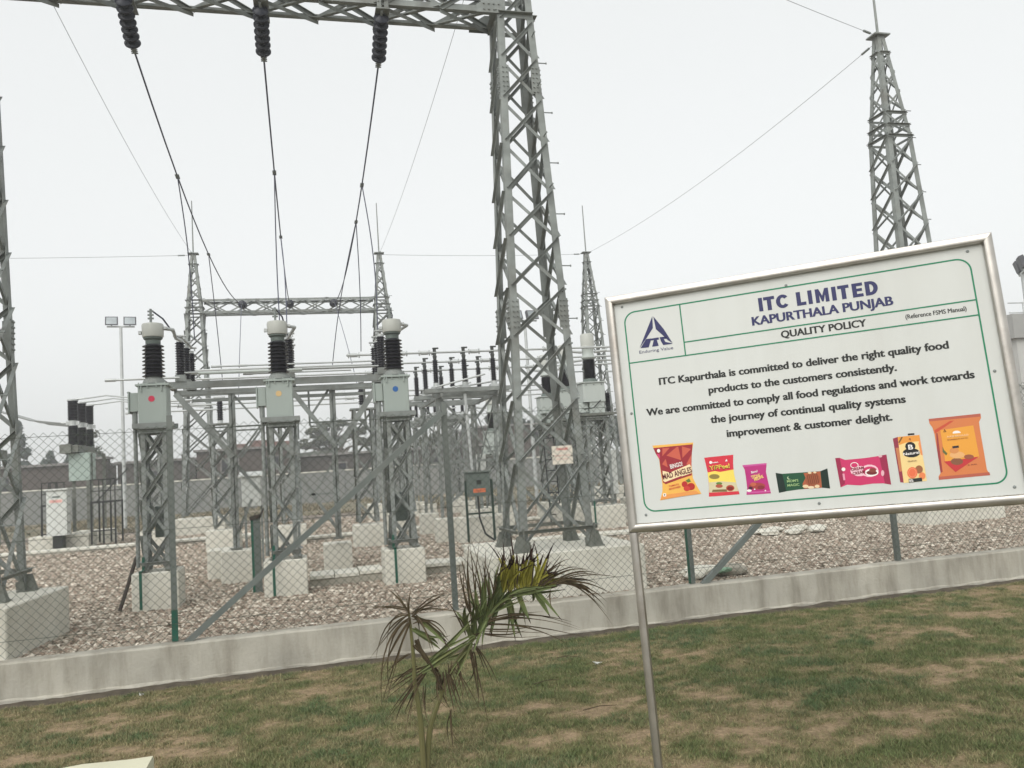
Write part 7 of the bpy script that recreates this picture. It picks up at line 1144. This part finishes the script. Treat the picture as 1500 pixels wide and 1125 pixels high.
def leafmesh(name, v, m_, org):
    n = len(v); me = bpy.data.meshes.new(name); me.vertices.add(n*4); me.vertices.foreach_set('co', (v-np.array(org, np.float32)).ravel()); me.loops.add(n*4); me.loops.foreach_set('vertex_index', np.arange(n*4, dtype=np.int32))
    me.polygons.add(n); me.polygons.foreach_set('loop_start', np.arange(0, n*4, 4, dtype=np.int32)); me.update(calc_edges=True); me.materials.append(m_); return me
BARK = mat('tree_bark', (.10, .08, .06), .9, 0, .2, 3)
def leafmat(name, col): return mat(name, col, .7, 0, .35, .9, tuple(c*.55 for c in col), .6, spec=.2)
def tree(x, y, h, blobs, n, size, lm, label, seed, tr=.16, limbs=5, group='trees beyond the compound wall', name='tree'):
    t = thing(name, label, 'tree', (x, y, G-.1), group); rg = random.Random(seed)
    bl = [(x+b_[0], y+b_[1], b_[2], b_[3], b_[4], b_[5]) for b_ in blobs]
    m = MB(); top = min(b_[2] for b_ in bl); m.tube([(x, y, G-.15), (x+rg.uniform(-.1, .1), y, G+(top-G)*.5), (x+rg.uniform(-.2, .2), y, top)], tr, tr*.55, 7); m.build('trunk', BARK, t)
    m = MB()
    for b_ in bl:
        for q in range(limbs): m.tube([(x, y, G+(top-G)*rg.uniform(.5, .95)), ((x+b_[0])/2+rg.uniform(-.2, .2), (y+b_[1])/2, (top+b_[2])/2), (b_[0]+rg.uniform(-.8, .8)*b_[3], b_[1]+rg.uniform(-.5, .5)*b_[4], b_[2]+rg.uniform(-.7, .7)*b_[5])], tr*.4, .015, 4)
    m.build('limbs', BARK, t, kind='stuff')
    v = leaves(bl, n, size, seed); o = bpy.data.objects.new('crown', leafmesh('crown', v, lm, wloc(t))); COL.objects.link(o); o.parent = t
    return t
LF1 = leafmat('blue_green_foliage', (.055, .085, .065)); LF2 = leafmat('olive_foliage', (.065, .075, .04)); LF3 = leafmat('dark_foliage', (.035, .06, .038))
def cone(h0, h1, w_, n=6): return [(0, 0, h0+(h1-h0)*i/(n-1), w_*(1-.8*i/(n-1)), w_*(1-.8*i/(n-1)), (h1-h0)/n*.9) for i in range(n)]
tree(-24.2, 80, 8, cone(2.5, 7.6, 1.7), 5200, .26, LF1, 'tallest bluish conifer at the far left edge', 1)
tree(-22.0, 81, 7, cone(2.0, 5.3, 2.2), 4200, .26, LF1, 'low spreading bluish tree between the two left conifers', 2)
tree(-19.8, 80, 7, cone(2.0, 6.6, 1.9), 5200, .26, LF1, 'bluish conifer just left of the far left breaker', 3)
tree(-17.6, 79, 6, cone(2.0, 4.9, 1.3), 2600, .24, LF1, 'small bluish tree behind the far left breaker', 4)
tree(-13.9, 60, 6, [(.1, 0, 5.2, .7, .5, .8), (-.7, 0, 4.6, .5, .4, .35), (.6, 0, 4.4, .4, .3, .4), (-.2, 0, 6.0, .35, .3, .3)], 170, .13, LF2, 'thin nearly bare tree with a few leaf clumps', 5, .04, 3)
tree(2.4, 80, 7, [(-2.6, 0, 4.9, 1.3, 1.2, .5), (-1.1, 0, 6.0, 1.4, 1.3, .65), (.6, 0, 6.6, 1.5, 1.4, .55), (2.2, 0, 5.8, 1.4, 1.3, .6), (3.4, 0, 4.9, 1.1, 1, .5), (0, 0, 5.0, 2.2, 1.5, .8), (-.2, 0, 4.0, 2.8, 1.5, .6)], 8500, .17, LF2, 'wide spreading bushy tree right of the yellow dot transformer', 6, .2, 7)
tree(10.5, 72, 5, [(-1.6, 0, 3.6, 1.5, 1.2, .9), (.6, 0, 4.1, 1.6, 1.2, 1.0), (2.6, 0, 3.6, 1.3, 1.2, .9)], 4200, .2, LF2, 'low olive tree between the blue dot transformer and the big tower', 7)
tree(19.5, 82, 7, [(-1.6, 0, 4.8, 1.7, 1.5, 1.8), (0, 0, 6.2, 1.6, 1.5, 1.5), (1.5, 0, 5.0, 1.5, 1.5, 1.6)], 6500, .25, LF3, 'dark hazy tree seen through the base of the big tower', 8)
tree(24.2, 84, 7, [(-1.5, 0, 4.4, 1.6, 1.5, 1.7), (0, 0, 5.2, 1.5, 1.5, 1.5), (1.4, 0, 4.6, 1.4, 1.5, 1.5)], 5200, .25, LF3, 'dark hazy tree just right of the big tower', 9)
tree(30.0, 82, 7, [(-2, 0, 4.6, 1.9, 1.5, 1.7), (.4, 0, 5.5, 1.8, 1.5, 1.5), (2.4, 0, 4.6, 1.6, 1.5, 1.6)], 6500, .25, LF3, 'dark hazy tree beside the left post of the sign', 10)
tree(36.5, 86, 7, [(-2, 0, 4.4, 2.2, 1.5, 1.7), (.8, 0, 4.9, 2, 1.5, 1.5)], 3000, .28, LF3, 'dark tree hidden behind the sign', 12)

# dry weeds between the yard and the wall
def weeds():
    n = 90000; X = RNG.uniform(-34, 44, n); Y = 27+22*RNG.random(n); k = fbm(X*.5, Y*.35, 61, 4); keep = RNG.random(n) < np.clip((k-.47)*8, .02, 1); X, Y, k = X[keep], Y[keep], k[keep]; n = len(X)
    hh = RNG.uniform(.03, .13, n)*(.5+1.6*np.clip((k-.45)*4, 0, 1)); w_ = RNG.uniform(.01, .03, n); a = RNG.uniform(0, 6.28, n); z = np.full(n, G-.10); lx = RNG.normal(0, .12, n); ly = RNG.normal(0, .12, n)
    v = np.stack([np.stack([X-np.cos(a)*w_, Y-np.sin(a)*w_, z], -1), np.stack([X+np.cos(a)*w_, Y+np.sin(a)*w_, z], -1), np.stack([X+lx+np.cos(a)*w_*.5, Y+ly, z+hh], -1), np.stack([X+lx-np.cos(a)*w_*.5, Y+ly, z+hh*.9], -1)], 1).astype(np.float32)
    o = bpy.data.objects.new('dry_weeds', leafmesh('dry_weeds', v, mat('dry_weed', (.19, .16, .10), .9, 0, .3, .8, (.11, .11, .06), .7), (0, 0, 0))); COL.objects.link(o); tag(o, 'dry brown weeds between the switchyard and the white wall', 'weeds'); o['kind'] = 'stuff'
weeds()

# small litter on the lawn
def litter(x, y, kind, label):
    z = float(lawn_z(np.array([x]), np.array([y]))[0])+.02
    if kind == 's':
        m = MB(); vs = [(x+random.uniform(-.045, .045), y+random.uniform(-.03, .03), z+random.uniform(-.004, .022)) for _ in range(9)]; m.addm(vs, [(0, 1, 2), (2, 3, 4), (4, 5, 6), (6, 7, 8), (1, 4, 7), (0, 5, 8)]); o = m.build('plastic_scrap', CAP, None, origin=(x, y, z))
        tag(o, label, 'litter')
    else:
        a = random.uniform(-.5, .5); L_ = random.uniform(.06, .14); m = MB(); m.tube([(x-L_*math.cos(a), y-L_*math.sin(a), z), (x, y, z+.012), (x+L_*math.cos(a), y+L_*math.sin(a), z)], .004, .002, 4); o = m.build('twig', LB, None, origin=(x, y, z)); tag(o, label, 'twig')
litter(-1.42, 7.72, 's', 'crumpled white plastic scrap on the lawn near the kerb at left')
litter(-.2, 7.6, 't', 'dark twig on the lawn near the kerb left of the palm'); litter(2.15, 7.1, 't', 'twig on the brownish lawn right of the palm'); litter(1.75, 6.4, 't', 'short dead stalk on the lawn between palm and sign leg'); litter(1.9, 5.6, 't', 'curled dry stalk on the lawn left of the sign leg')
litter(2.3, 6.75, 's', 'tiny white scrap on the lawn left of the sign leg')

# haze
m = bpy.data.materials.new('haze'); m.use_nodes = True; N = m.node_tree.nodes; N.clear()
pv = N.new('ShaderNodeVolumePrincipled'); pv.inputs['Color'].default_value = (.93, .95, .97, 1); pv.inputs['Density'].default_value = HAZE; pv.inputs['Anisotropy'].default_value = .2
ou = N.new('ShaderNodeOutputMaterial'); m.node_tree.links.new(pv.outputs[0], ou.inputs['Volume'])
if HAZE > 0:
    o = MB().box(-256, -46, -1.0, 256, 306, 12.5).build('haze', m); o['kind'] = 'stuff'; tag(o, 'thin pale winter haze over the whole yard', 'haze')
